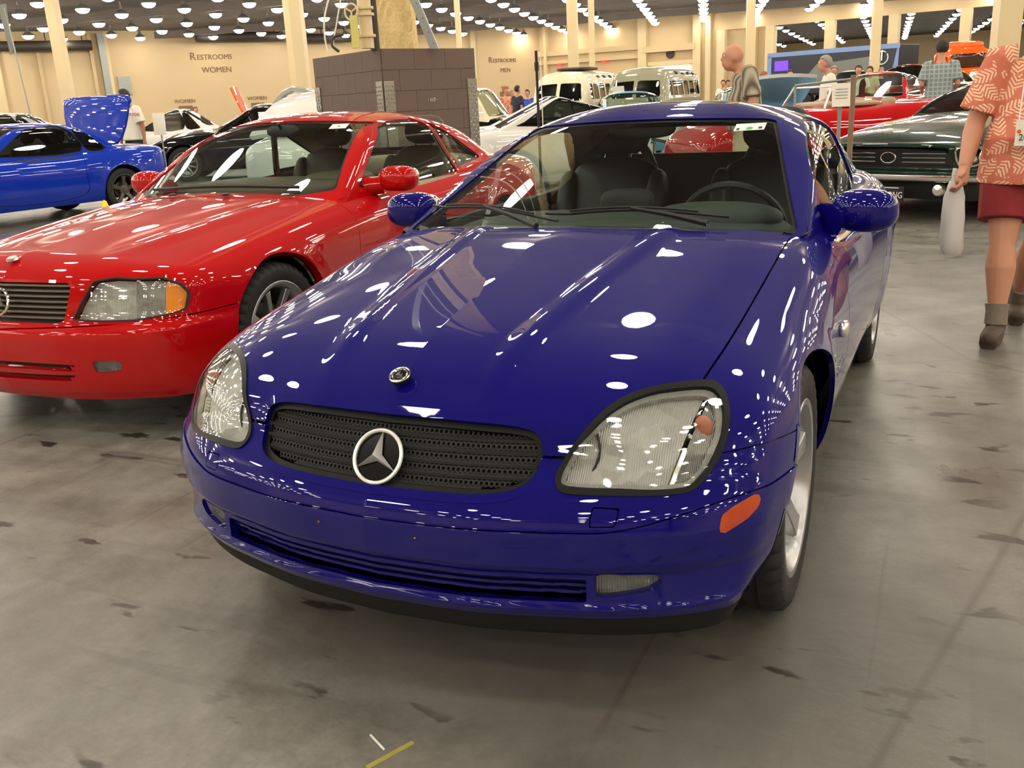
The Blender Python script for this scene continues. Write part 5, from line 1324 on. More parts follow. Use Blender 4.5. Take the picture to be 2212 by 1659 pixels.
# light blue coupes by the striped-shirt man
P = preset(L=3.7, hw=.87, rz=1.40, hood=.92, wy=(.85, 2.9), roof=(2.0, 2.6), rear_y=3.3, mat_=MAT['lightblue'], glass=MAT['glass'])
l1 = build_car(P, 'car', 'light blue coupe left of the man in the striped shirt', (0, 0, 0), math.radians(29)); anchor(l1, (0, 0), 1410, 18.6)
l2 = build_car(preset(L=3.8, wy=(.85, 3.0), roof=(2.05, 2.7), rear_y=3.4, hw=.89, rz=1.40, mat_=MAT['lightblue'], glass=MAT['glass']), 'car', 'light blue car with its silver-blue bonnet raised, right of the striped shirt', (0, 0, 0), math.radians(22)); anchor(l2, (0, 0), 1692, 15.3)
panel_up(l2, MAT['silver'], [(1.4, 1.0), (1.0, 1.16), (.6, 1.30), (.1, 1.46)], .62, .06)
# red convertible and red hardtop behind the blue roadster's right shoulder
P = preset(L=4.0, hw=.90, nose=.70, hood=1.02, cowl=1.05, belt=1.06, deck=1.08, tail=.95, wy=(.9, 3.1), tR=.34, mat_=MAT['red'], hi=True, drf=lambda y: .7 + .6 * bump(y - 2.2, .8))
P.pop('roof')
r1 = build_car(P, 'car', 'open red sports car with smooth rounded fenders behind the roadster', (0, 0, 0), math.radians(-54)); anchor(r1, (0, 2.0), 1770, 12.6)
for s in (-1, 1): seat(r1, (s * .36, 2.35, .30), MAT['tan'])
b = MB(); b.rbox((0, 2.25, 1.04), (1.2, .9, .10), p=3.5); b.build('cockpit', MAT['tan'], r1)
steering(r1, (.36, 2.1, 1.05), MAT['tan'])
b = MB(); b.tube([(-.6, 1.75, 1.0), (-.52, 1.9, 1.28), (.52, 1.9, 1.28), (.6, 1.75, 1.0)], .014, 8); b.build('windshield_frame', MAT['chrome'], r1)
P = preset(L=4.9, hw=.93, nose=.85, hood=1.0, cowl=1.05, belt=1.05, deck=1.05, tail=1.0, wy=(.9, 3.8), tR=.36, cow_y=1.6, roof=(2.3, 3.0), rz=1.52, rear_y=3.9, mat_=MAT['red'], glass=MAT['glass'], sealm=MAT['chrome'])
r2 = build_car(P, 'car', 'red classic hardtop with a broad chrome side flash, behind the paper sign', (0, 0, 0), math.radians(-12)); anchor(r2, (0, 2.4), 1893, 19.5)
for s in (-1, 1):
    b = MB(); b.rbox((s * .91, 3.3, .93), (.06, 2.2, .17), p=4); b.build('chrome_flash', MAT['chrome'], r2)
P = preset(L=4.4, hw=.86, nose=1.2, hood=1.2, cowl=1.2, belt=1.2, deck=1.2, tail=1.1, wy=(.85, 3.5), tR=.36, cow_y=1.55, roof=(1.85, 2.8), rz=1.86, rear_y=3.1, rsl=.25, wsl=.5, gh_top=.72, mat_=MAT['maroon'], glass=MAT['darkglass'], sealm=MAT['maroon'])
r3 = build_car(P, 'pickup_truck', 'tall dark red hot rod pickup beside the man in the plaid shirt', (0, 0, 0), math.radians(-5), cat='truck'); anchor(r3, (0, 2.6), 1968, 32)
P = preset(L=4.8, rz=1.75, belt=1.2, deck=1.2, cowl=1.1, mat_=MAT['whitepaint'], glass=MAT['darkglass'])
w3 = build_car(P, 'car', 'white car beyond the dark red hot rod', (0, 0, 0), math.radians(-62)); anchor(w3, (0, 2.2), 2020, 42)
w4 = build_car(preset(L=4.8, hw=.95, rz=1.85, belt=1.25, deck=1.25, cowl=1.15, nose=.95, hood=1.1, roof=(2.2, 3.9), rear_y=4.6, mat_=MAT['whitepaint'], glass=MAT['darkglass']), 'car', 'white sport utility vehicle in front of the dark trailer', (0, 0, 0), math.radians(0)); anchor(w4, (0, .8), 1828, 36)
# dark green fastback facing the camera
G_grille = [(-.60, .50), (-.62, .56), (-.58, .70), (.58, .70), (.62, .56), (.60, .50)]
P = preset(L=4.66, hw=.90, nose=.76, hood=.90, cowl=.97, belt=.96, deck=.98, tail=.95, wy=(.92, 3.66), tR=.33, cow_y=1.65, roof=(2.5, 2.9), rz=1.31, rear_y=4.3, rsl=2.6, mat_=MAT['green'], glass=MAT['darkglass'], hi=True, sharp=.25, rimR=.2, rimm='darkalloy',
  q=([0, .2, .30, .40, .46, .50, .60, .72, .78, .85], [.22, .14, .08, .05, .03, .06, .03, -.03, .03, .12]),
  feat=[('grille', 'f', G_grille, -1, .6, MAT['black'], -.10, False, dict(smooth=False)),
        ('headlight', 'f', [(.66, .53), (.82, .53), (.84, .60), (.82, .69), (.66, .69)], -1, .8, MAT['reflector'], -.05, True, dict(ring=.012, ringm=MAT['chrome'], lens=MAT['lens'])),
        ('valance', 'f', [(-.95, .18), (-.95, .37), (.95, .37), (.95, .18)], -1, .5, MAT['trimgrey'], -.01, False, dict(smooth=False))])
gm = build_car(P, 'car', 'dark green fastback facing the camera with a blacked-out grille', (0, 0, 0), math.radians(-27)); anchor(gm, (0, 0), 1928, 8.75)
b = MB()
xs = np.linspace(-.88, .88, 31); fy = lambda x: .02 + .14 * abs(x) ** 4
V = []
for x in xs:
    y = fy(x) - .05; V += [(x, y - .045, .445), (x, y - .05, .41), (x, y - .02, .385), (x, y + .03, .40), (x, y + .03, .45)]
b.add(V, [(5 * i + a, 5 * i + (a + 1) % 5, 5 * i + 5 + (a + 1) % 5, 5 * i + 5 + a) for i in range(30) for a in range(5)], True); b.build('bumper', MAT['chrome'], gm, sharp=60)
b = MB(); b.tube([(x, fy(x) - .005, .735) for x in np.linspace(-.84, .84, 21)], .010, 6); b.build('hood_trim', MAT['chrome'], gm)
for s in (-1, 1):
    b = MB()
    for zz in (.56, .60, .64): b.tube([(s * .14, .02, zz), (s * .56, .03, zz)], .006, 6)
    b.build('grille_bars', MAT['chrome'], gm)
    b = MB(); b.lathe([(.001, -.03), (.05, -.02), (.055, 0), (.06, .02)], axis='Y', n=20, cap=False); o = b.build('fog_lamp', MAT['reflector'], gm, loc=(s * .52, .02, .31))
b = MB(); b.tube([(.075 * math.cos(t), .01, .60 + .05 * math.sin(t)) for t in np.linspace(0, 2 * math.pi, 24)], .008, 6, cap=False); b.build('grille_emblem', MAT['chrome'], gm)
pl = MB().box((.08, -.075, .262), (.31, .012, .155)).build('number_plate', MAT['black'], gm, bevel=.003)
text_obj('plate_text', 'STRONG', .085, MAT['white'], frame((.092, -.083, .257), (1, 0, 0), (0, -1, 0)), pl, .001, sx=.78)
MB().box((-.045, -.083, .29), (.035, .004, .06)).build('plate_flag', MAT['red'], pl)
b = MB(); b.box((.08, -.082, .326), (.2, .002, .008)); b.box((.08, -.082, .195), (.18, .002, .008)); b.build('plate_small_print', MAT['white'], pl)
# camper vans
def van(label, px, depth, rz, m2, z1=2.05):
    P = dict(L=4.25, mat=m2, H=([-.2, 0, .1, .5, 1.5, 3.0, 4.0, 4.25, 4.5], [z1 - .42, z1 - .30, z1 - .17, z1 - .04, z1, z1, z1 - .05, z1 - .15, z1 - .4]), w=([-.5, 0, .4, 1.0, 3.2, 4.0, 4.6], [.80, .84, .875, .88, .88, .86, .8]),
      sp=([0, .2, .4, .9, 1.15, 1.25, z1 - .3, z1 - .1, z1 + .2], [-.08, -.04, 0, .0, -.01, -.03, -.12, -.2, -.5]), p=([0, .4, .6, .75, .85, .95], [0, .04, .10, .2, .36, .8]), q=([0, .3, .5, 1.1, 1.25, z1 - .3, z1], [.06, .0, 0, .05, .09, .33, .55]),
      r=([0, .5, .7, .85, .95], [4.25, 4.2, 4.1, 3.8, 3.3]), dr=([0, .4, .6, .75, .9], [0, .03, .08, .18, .5]), k=(.16, .06), wheels=[(.95, .33, .38), (3.35, .33, .38)], flare=.0, z0=1.0, zb=.28, ya=.9, yb=.9, tyre=(.17, .33), rimR=.2, rimm='chrome', winset=.04, feat=[])
    zt = z1 - .36
    P['feat'] = [('windshield', 'f', [(.05, 1.24), (.62, 1.24), (.66, 1.27), (.60, zt), (.05, zt + .02)], -1, 1.2, MAT['darkglass'], -.01, True, dict(smooth=False)),
      ('badge_panel', 'f', [(-.14, .80), (-.10, .92), (0, .97), (.10, .92), (.14, .80), (.10, .70), (0, .66), (-.10, .70)], -1, 1, MAT['chrome'], .005, False, {}),
      ('headlight', 'f', [(.52, .70), (.60, .66), (.68, .70), (.70, .78), (.66, .85), (.58, .88), (.51, .83)], -1, 1, MAT['reflector'], .01, True, {})]
    for k, (a, c) in enumerate(((.55, .80), (.84, 1.28), (1.38, 1.86), (1.96, 2.44), (2.54, 3.02), (3.12, 3.60))):
        P['feat'].append(('side_window', 's', [(a, 1.26), (c, 1.26), (c, zt - .02), (a + .04, zt - .02)], .2, 4, MAT['darkglass'], -.01, True, dict(smooth=False)))
        if k > 1: P['feat'].append(('skylight', 's', [(a + .08, zt + .13), (c - .08, zt + .13), (c - .08, zt + .22), (a + .08, zt + .22)], .8, 4, MAT['darkglass'], -.006, True, dict(smooth=False)))
    v = build_car(P, 'camper_van', label, (0, 0, 0), rz, cat='van'); anchor(v, (0, .2), px, depth)
    b = MB(); b.tube([(-.80, .12, .48), (-.6, -.08, .46), (0, -.14, .46), (.6, -.08, .46), (.80, .12, .48)], .055, 8); b.build('bumper', MAT['chrome'], v)
    return v
v1 = van('cream camper van with skylight windows, the left of the two vans', 1206, 25.5, math.radians(2), MAT['cream'])
v2 = van('two-tone grey-green camper van with a paper in its windshield, the right of the two', 1372, 24, math.radians(0), MAT['greengrey'], 2.0)
b = MB(); b.rbox((0, 1.9, 2.10), (1.0, 1.4, .10), p=4); b.build('roof_rack', MAT['duct'], v1)
b = MB(); b.box((-.45, .20, 1.42), (.32, .01, .26), rx=.25); b.build('windshield_paper', MAT['paper'], v2)
# ---------------------------------------------------------------- people
def loft(mb, rings, n=20):
    """rings: (center, rx, ry) horizontal ellipses, closed"""
    V = []
    for c, rx, ry in rings:
        for k in range(n):
            t = 2 * math.pi * k / n; V.append((c[0] + rx * math.cos(t), c[1] + ry * math.sin(t), c[2]))
    F = [(i * n + k, i * n + (k + 1) % n, (i + 1) * n + (k + 1) % n, (i + 1) * n + k) for i in range(len(rings) - 1) for k in range(n)]
    F += [tuple(range(n))[::-1], tuple((len(rings) - 1) * n + k for k in range(n))]
    return mb.add(V, F, True)
def blend(o, vox, it=4):
    m = o.modifiers.new('union', 'REMESH'); m.mode = 'VOXEL'; m.voxel_size = vox; m.use_smooth_shade = True
    s = o.modifiers.new('soften', 'SMOOTH'); s.iterations = it; s.factor = .5
    return o
SKIN = pmat('skin', srgb(196, 140, 112), .55, noise=.08, nscale=12)
SKIN.node_tree.nodes['Principled BSDF'].inputs['Subsurface Weight'].default_value = .08
MAT['skin'] = SKIN
MAT['skindark'] = pmat('tanned_skin', srgb(150, 100, 76), .5, noise=.08, nscale=12)
MAT['eye'] = pmat('eye_white', srgb(220, 215, 205), .3)
def person(label, loc, rz, j={}, shirt=None, shirt_m=None, pants='long', pants_m=None, hair=None, skin='skin', vox=.016, scale=1.0, sleeve='short', shoes='black', belly=0, long_shirt=0, fingers=False, look=0.0, group=None, socks=None, hand_curl=1.0, name='person', girth=1.0, sleeve_end=.78, sleeve_r=1.0):
    J = dict(pel=(0, 0, .97), ch=(0, .0, 1.28), nk=(0, .0, 1.47), hd=(0, -.03, 1.64), sR=(.185, 0, 1.42), sL=(-.185, 0, 1.42), eR=(.25, .03, 1.13), eL=(-.25, .03, 1.13), wR=(.27, -.05, .88), wL=(-.27, -.05, .88),
             hR=(.095, 0, .93), hL=(-.095, 0, .93), kR=(.11, -.03, .50), kL=(-.11, -.03, .50), aR=(.11, .03, .09), aL=(-.11, .03, .09))
    J.update(j); J = {k: Vector(v) for k, v in J.items()}
    root = empty(name, loc, rz); root.scale = (scale,) * 3; tag(root, label, 'person', group)
    b = MB()
    def torso(mb, g, z0=None, z1=None):
        p, c, n = J['pel'], J['ch'], J['nk']
        R = []
        for t, rx, ry in ((-.12, .155, .115), (0, .175, .125 + belly * .4), (.25, .165, .115 + belly), (.5, .165, .115 + belly * .8), (.75, .178, .12 + belly * .3), (1.0, .185, .115), (1.35, .17, .10), (1.62, .10, .08), (1.85, .062, .062)):
            q = p.lerp(c, t) if t <= 1 else c.lerp(n, (t - 1) / .85)
            R.append((q + Vector((0, -belly * .5 if 0 < t < 1 else 0, 0)), rx + g, ry + g))
        if z0 is not None: R = [r for r in R if r[0].z >= z0 and (z1 is None or r[0].z <= z1)]
        return loft(mb, R)
    torso(b, -.004)
    hd = J['hd']; b.tube([J['nk'] - Vector((0, 0, .06)), J['nk'], hd - Vector((0, -.01, .05))], [.065, .056, .055], 12)
    # head: skull, jaw, nose, ears
    ux = Vector((math.cos(look), math.sin(look), 0)); uy = Vector((-math.sin(look), math.cos(look), 0))
    at = lambda x, y, z: hd + ux * x + uy * y + Vector((0, 0, z))
    b.ball(at(0, .008, .025), (.078, .096, .10), 18); b.ball(at(0, -.02, -.045), (.060, .072, .072), 16); b.ball(at(0, -.045, -.085), (.036, .036, .026), 12)
    b.tube([at(0, -.088, .03), at(0, -.108, -.008), at(0, -.092, -.018)], [.010, .016, .014], 8)
    b.tube([at(-.022, -.090, -.048), at(0, -.097, -.046), at(.022, -.090, -.048)], .009, 8)
    b.tube([at(-.05, -.078, .042), at(0, -.095, .044), at(.05, -.078, .042)], .010, 8)
    for s in (-1, 1): b.ball(at(s * .080, .01, .0), (.012, .022, .034), 10)
    for s, S in ((1, 'R'), (-1, 'L')):
        sh, el, wr = J['s' + S], J['e' + S], J['w' + S]
        b.tube([sh + Vector((-s * .04, 0, .0)), sh, sh.lerp(el, .35), el, el.lerp(wr, .3), wr], [q * (1 + (girth - 1) * .7) for q in (.055, .056, .050, .040, .042, .027)], 12)
        d = (wr - el).normalized(); fw = Vector((0, -1, 0)); fw = (fw - d * fw.dot(d)).normalized(); sd = d.cross(fw)
        b.tube([wr, wr + d * .05, wr + d * .095], [.026, .034, .030], 10)
        if fingers:
            kn = wr + d * .085
            for i in range(4):
                o = fw * (.030 - .020 * i); L = (.040, .046, .043, .033)[i]; cu = hand_curl * s
                a0 = kn + o - d * .02; a1 = kn + o + d * .022; a2 = a1 + (d * .8 - sd * .5 * cu) .normalized() * L * .75; a3 = a2 + (d * .1 - sd * 1.0 * cu).normalized() * L * .6
                b.tube([a0, a1, a2, a3], [.0095, .009, .0085, .0075], 8)
            t0 = wr + d * .03 + fw * .022; b.tube([t0, t0 + d * .025 + fw * .028, t0 + d * .055 + fw * .030 - sd * .016 * hand_curl * s], [.012, .011, .009], 8)
        else:
            for i in range(4):
                o = fw * (.024 - .016 * i); b.tube([wr + d * .08 + o, wr + d * .13 + o, wr + d * .155 + o - sd * .02 * s], [.009, .009, .008], 6)
            t0 = wr + d * .03 + fw * .02; b.tube([t0, t0 + d * .04 + fw * .022], [.011, .009], 6)
        hp, kn_, an = J['h' + S], J['k' + S], J['a' + S]
        b.tube([hp + Vector((0, 0, .02)), hp.lerp(kn_, .3), hp.lerp(kn_, .75), kn_, kn_.lerp(an, .3), kn_.lerp(an, .7), an], [.085 * girth, .082 * girth, .062 * girth, .050 * girth, .058 * girth, .040 * girth, .034], 14)
    body = b.build('body', MAT[skin], root); blend(body, vox, 3)
    for s in (-1, 1):
        e = MB(); e.ball(at(s * .030, -.078, .024), .0125, 10); eo = e.build('eye', MAT['eye'], root)
        e = MB(); e.ball(at(s * .030, -.088, .024), .0055, 8); e.build('pupil', MAT['ink'], eo)
    if hair is not None:
        h = MB(); h.ball(at(0, .014, .034), (.085, .102, .103), 18); o = h.build('hair', hair, root)
        # keep only the cap above and behind the face
        bm = bmesh.new(); bm.from_mesh(o.data)
        kill = [v for v in bm.verts if (v.co - at(0, 0, 0)).dot(-uy) > .045 - max(0, 0) and (v.co - hd).z < .07 or (v.co - hd).z < -.045 or ((v.co - hd).z < .03 and (v.co - at(0, 0, 0)).dot(-uy) > .015)]
        bmesh.ops.delete(bm, geom=kill, context='VERTS'); bm.to_mesh(o.data); bm.free()
        sm = o.modifiers.new('thickness', 'SOLIDIFY'); sm.thickness = .012; sm.offset = 1
        sb_ = o.modifiers.new('soft', 'SUBSURF'); sb_.levels = sb_.render_levels = 1
    # clothing
    c = MB(); zh = .90 - long_shirt
    p, ch, n = J['pel'], J['ch'], J['nk']
    gs = 1 + (girth - 1) * .75; R = [(Vector((p.x, p.y, zh)), .215 * gs, .165 * gs + belly * .6)]
    for t, rx, ry in ((0, .205 * gs, .158 * gs + belly * .6), (.25, .197 * gs, .147 * gs + belly), (.5, .192 * (gs * .6 + .4), .14 + belly * .9), (.75, .200, .14 + belly * .4), (1.0, .205, .135), (1.35, .190, .118), (1.60, .115, .095), (1.72, .075, .078)):
        q = p.lerp(ch, t) if t <= 1 else ch.lerp(n, (t - 1) / .85)
        R.append((q + Vector((0, -belly * .5 if 0 < t < 1 else 0, 0)), rx, ry))
    loft(c, R)
    for s, S in ((1, 'R'), (-1, 'L')):
        sh, el, wr = J['s' + S], J['e' + S], J['w' + S]
        if sleeve == 'short': c.tube([sh + Vector((-s * .06, 0, .0)), sh, sh.lerp(el, .40), sh.lerp(el, sleeve_end)], [.07, .077 * sleeve_r, .080 * sleeve_r, .090 * sleeve_r], 14)
        else: c.tube([sh + Vector((-s * .06, 0, .0)), sh, el, wr], [.07, .072, .056, .040], 12)
    so = c.build('shirt', shirt_m, root); blend(so, vox, 4)
    c = MB()
    loft(c, [(J['pel'] + Vector((0, 0, -.10)), .165, .13), (J['pel'], .180, .14), (J['pel'] + Vector((0, 0, .10)), .175, .135)])
    for s, S in ((1, 'R'), (-1, 'L')):
        hp, kn_, an = J['h' + S], J['k' + S], J['a' + S]
        if pants == 'short': c.tube([hp + Vector((0, 0, .04)), hp.lerp(kn_, .3), hp.lerp(kn_, .72)], [q * (1 + (girth - 1) * .8) for q in (.105, .112, .108)], 16)
        else: c.tube([hp + Vector((0, 0, .04)), hp.lerp(kn_, .4), kn_, kn_.lerp(an, .5), an + Vector((0, 0, -.02))], [.10, .095, .078, .07, .066], 14)
    po = c.build('shorts' if pants == 'short' else 'trousers', pants_m, root); blend(po, vox, 3)
    for s, S in ((1, 'R'), (-1, 'L')):
        an = J['a' + S]; kn_ = J['k' + S]
        if socks: c = MB(); c.tube([kn_.lerp(an, .78), kn_.lerp(an, .88), an + Vector((0, 0, -.02))], [q * (1 + (girth - 1) * .75) for q in (.049, .044, .046)], 14); c.build('sock', socks, root)
        fd = J.get('f' + S, Vector((s * .03, -1, 0))).normalized()
        tz = an.z - .045
        g_ = 1 + (girth - 1) * .6; c = MB(); c.ball(an + Vector((0, 0, -.030)) + fd * -.015, (.045 * g_, .055 * g_, .055), 14)
        ez = an.z - .082; hl_ = an + fd * -.045; tp = an + fd * .185; c.tube([(hl_.x, hl_.y, ez), (an.x + fd.x * .07, an.y + fd.y * .07, ez), (tp.x, tp.y, ez)], [.036 * g_, .044 * g_, .038 * g_], 12)
        for t, r in ((.02, .045), (.06, .046), (.10, .045), (.14, .043), (.17, .036)):
            c.ball((an.x + fd.x * t, an.y + fd.y * t, an.z - .05 - t * .06), (r * g_, r * g_, .040 - t * .03), 12)
        sh_ = c.build('shoe', MAT[shoes], root); blend(sh_, .010, 2)
    return root
# ---------------------------------------------------------------- trailer, truck, signs and people
MAT['navy'] = pmat('navy_trailer_side', srgb(24, 30, 48), .35)
MAT['trailblue'] = pmat('light_blue_trailer_trim', srgb(120, 150, 205), .4)
MAT['screen'] = pmat('purple_screen', srgb(90, 50, 220), .4, emit=1.6)
a, b_ = place(1657, 60), place(1938, 54); d = (b_ - a); rr_ = math.atan2(d.y, d.x); nn = Vector((d.y, -d.x, 0)).normalized(); c = (a + b_) / 2 - nn * 1.3
tr_ = empty('trailer', tuple(c), rr_); tag(tr_, 'long navy show trailer with pale blue edging and a ringed numeral', 'trailer')
Lh = d.length / 2
MB().box((0, 0, 2.15), (2 * Lh, 2.6, 2.5)).build('trailer_body', MAT['navy'], tr_, bevel=.03)
MB().box((0, -1.31, 3.33), (2 * Lh + .05, .04, .26)).build('top_edge', MAT['trailblue'], tr_); MB().box((-Lh + .12, -1.31, 2.1), (.3, .04, 2.3)).build('end_edge', MAT['trailblue'], tr_)
M_ = MB().prism([(Lh - .55, 1.0), (Lh - .02, 1.0), (Lh - .02, 3.2), (Lh - .12, 3.2)], .02, Matrix.Translation((0, -1.30, 0)) @ Matrix.Rotation(math.pi / 2, 4, 'X')); M_.build('blue_swoosh', MAT['trailblue'], tr_)
MB().box((-Lh + 1.0, -1.33, 2.65), (.95, .06, .6)).build('screen', MAT['screen'], tr_)
MB().prism([(-Lh + 2.2, 1.35), (-Lh + 7.2, 1.2), (-Lh + 7.6, 2.9), (-Lh + 3.4, 2.6)], .02, Matrix.Translation((0, -1.30, 0)) @ Matrix.Rotation(math.pi / 2, 4, 'X')).build('picture_panel', MAT['boardgrey'], tr_)
b = MB(); b.tube([(Lh - 1.0 + .36 * math.cos(t), -1.33, 2.72 + .36 * math.sin(t)) for t in np.linspace(.9, 2 * math.pi + .6, 24)], .035, 6); lg = b.build('ring_logo', MAT['white'], tr_)
text_obj('numeral', '1', .85, MAT['white'], frame((Lh - 1.0, -1.36, 2.82), (1, 0, 0), (0, -1, 0)), lg, .01); MB().box((Lh - 1.3, -1.33, 3.25), (.14, .02, .12)).build('logo_dot', MAT['white'], lg)
for x in (-Lh + 1.5, -Lh + 2.6, Lh - 2.4, Lh - 1.3):
    for s in (-1, 1): w_ = MB().lathe([(.2, -.13), (.48, -.13), (.5, -.1), (.5, .1), (.48, .13), (.2, .13)], axis='Y', n=20).build('wheel', MAT['rubber'], tr_, loc=(x, s * 1.1, .5)); MB().lathe([(.001, -.1), (.26, -.1), (.26, .1), (.001, .1)], axis='Y', n=16).build('rim', MAT['alloy'], w_)
MB().box((0, 0, .85), (2 * Lh - .4, 2.2, .12)).build('chassis', MAT['black'], tr_)
b = MB(); b.box((Lh * .5, .2, .45), (.15, 1.6, .7)); b.build('landing_leg', MAT['black'], tr_)
# orange semi tractor
tk = empty('semi_truck', tuple(place(2108, 50)), math.radians(20)); tag(tk, 'orange semi truck cab at the right, behind the man in plaid', 'truck')
b = MB(); b.rbox((0, 2.4, 1.85), (2.35, 2.6, 2.3), p=7); b.build('cab', MAT['orange'], tk)
b = MB(); b.rbox((0, .55, 1.25), (1.9, 1.8, 1.1), p=5); b.build('hood', MAT['orange'], tk)
b = MB(); b.rbox((0, 2.6, 3.05), (2.1, 2.0, .5), p=4); b.build('roof_fairing', MAT['orange'], tk)
b = MB(); b.rbox((0, 1.12, 2.25), (2.0, .12, .75), p=8); b.build('windshield', MAT['darkglass'], tk)
for s in (-1, 1):
    b = MB(); b.rbox((s * 1.17, 1.75, 2.2), (.04, .8, .65), p=8); b.build('side_window', MAT['darkglass'], tk)
    b = MB(); b.rbox((s * .72, -.30, 1.25), (.4, .16, .28), p=4); b.build('headlight', MAT['reflector'], tk)
    for y in (.4, 3.4): w_ = MB().lathe([(.2, -.15), (.48, -.15), (.5, -.1), (.5, .1), (.48, .15), (.2, .15)], axis='X', n=20).build('wheel', MAT['rubber'], tk, loc=(s * 1.0, y, .5))
b = MB(); b.rbox((0, -.36, 1.2), (1.0, .1, .9), p=8); b.build('grille', MAT['chrome'], tk); b = MB(); b.rbox((0, -.38, .58), (2.2, .25, .35), p=5); b.build('bumper', MAT['chrome'], tk)
b = MB(); b.box((0, 2.2, .75), (1.2, 4.4, .4)); b.build('chassis', MAT['black'], tk)
# display boards, stands and poles
def board(px, depth, w, h, z, label, m='paper', tilt=.1, rz=.35, post=True, name='display_board'):
    p = place(px, depth); r = empty(name, tuple(p), rz); tag(r, label, 'sign')
    MB().box((0, 0, z + h / 2), (w, .02, h), rx=-tilt).build('board', MAT[m], r)
    if post:
        b = MB(); b.tube([(0, .03, 0), (0, .02, z + h * .5)], .015, 8); b.build('post', MAT['galv'], r); b = MB(); b.tube([(-.25, .05, .012), (.25, .05, .012)], .012, 6); b.tube([(0, -.2, .012), (0, .28, .012)], .012, 6); b.build('foot', MAT['galv'], r)
    return r
board(343, 17.5, .23, .40, 1.02, 'blank white display board on a stand, right of the man in white')
bs = board(1818, 7.0, .13, .17, 1.13, 'white printed paper sheet hanging in the clear sign stand', name='paper_sign')
for k in range(5): MB().box((0, -.014 + 0, 1.17 + k * .022), (.09, .001, .004), rx=-.1).build('printed_line', MAT['boardgrey'], bs)
p = place(1843, 7.5); b = MB(); b.tube([(p.x, p.y, 0), (p.x, p.y, 1.36)], .022, 10); sp_ = tag(b.build('sign_post', pmat('brown_post', srgb(128, 106, 84), .6)), 'brown post holding the clear sign rail beside the paper sheet', 'post')
b = MB(); b.lathe([(.001, 0), (.16, 0), (.16, .02), (.03, .03), (.001, .03)], c=(p.x, p.y, 0), n=20); b.build('base', MAT['black'], sp_)
p2 = place(1718, 7.9); b = MB(); b.tube([(p2.x, p2.y, 1.30), (p.x, p.y, 1.33)], .010, 8); b.build('rail', MAT['galv'], sp_); b = MB(); b.tube([(p2.x, p2.y, 0), (p2.x, p2.y, 1.30)], .010, 8); b.build('rail_post', MAT['galv'], sp_)
p = place(1162, 7.0); po = MB(); po.tube([(p.x, p.y, 0), (p.x, p.y, 1.64)], .011, 8); po.tube([(p.x, p.y, 1.50), (p.x, p.y, 1.56)], .017, 8); pol = tag(po.build('stanchion_pole', MAT['black']), 'thin black pole standing between the two coupes with a white rod beside it', 'pole')
b = MB(); b.lathe([(.001, 0), (.13, 0), (.13, .015), (.02, .03), (.001, .03)], c=(p.x, p.y, 0), n=20); b.build('base', MAT['black'], pol); b = MB(); b.tube([(p.x + .033, p.y, .9), (p.x + .033, p.y, 1.61)], .004, 6); b.tube([(p.x, p.y, .95), (p.x + .033, p.y, .95)], .004, 6); b.build('white_rod', MAT['white'], pol)
p = place(196, 12.2); tag(MB().lathe([(.12, 0), (.10, .03), (.03, .28), (.001, .30)], c=tuple(p), n=16).build('marker_cone', pmat('yellow_cone', srgb(240, 210, 30), .5)), 'small yellow cone on the floor by the blue coupe', 'cone')
p = place(78, 26); bn = MB(); bn.tube([(p.x, p.y, 0), (p.x - .35, p.y, 4.4)], .02, 6); bno = tag(bn.build('banner_pole', MAT['galv']), 'tall thin pole with a grey pennant at the far left', 'pole')
b = MB(); b.prism([(-.16, 0), (.16, 0), (.10, -1.2), (-.04, -1.3)], .01, Matrix.Translation((p.x - .42, p.y, 4.5)) @ Matrix.Rotation(math.pi / 2, 4, 'X')); b.build('pennant', MAT['boardgrey'], bno)
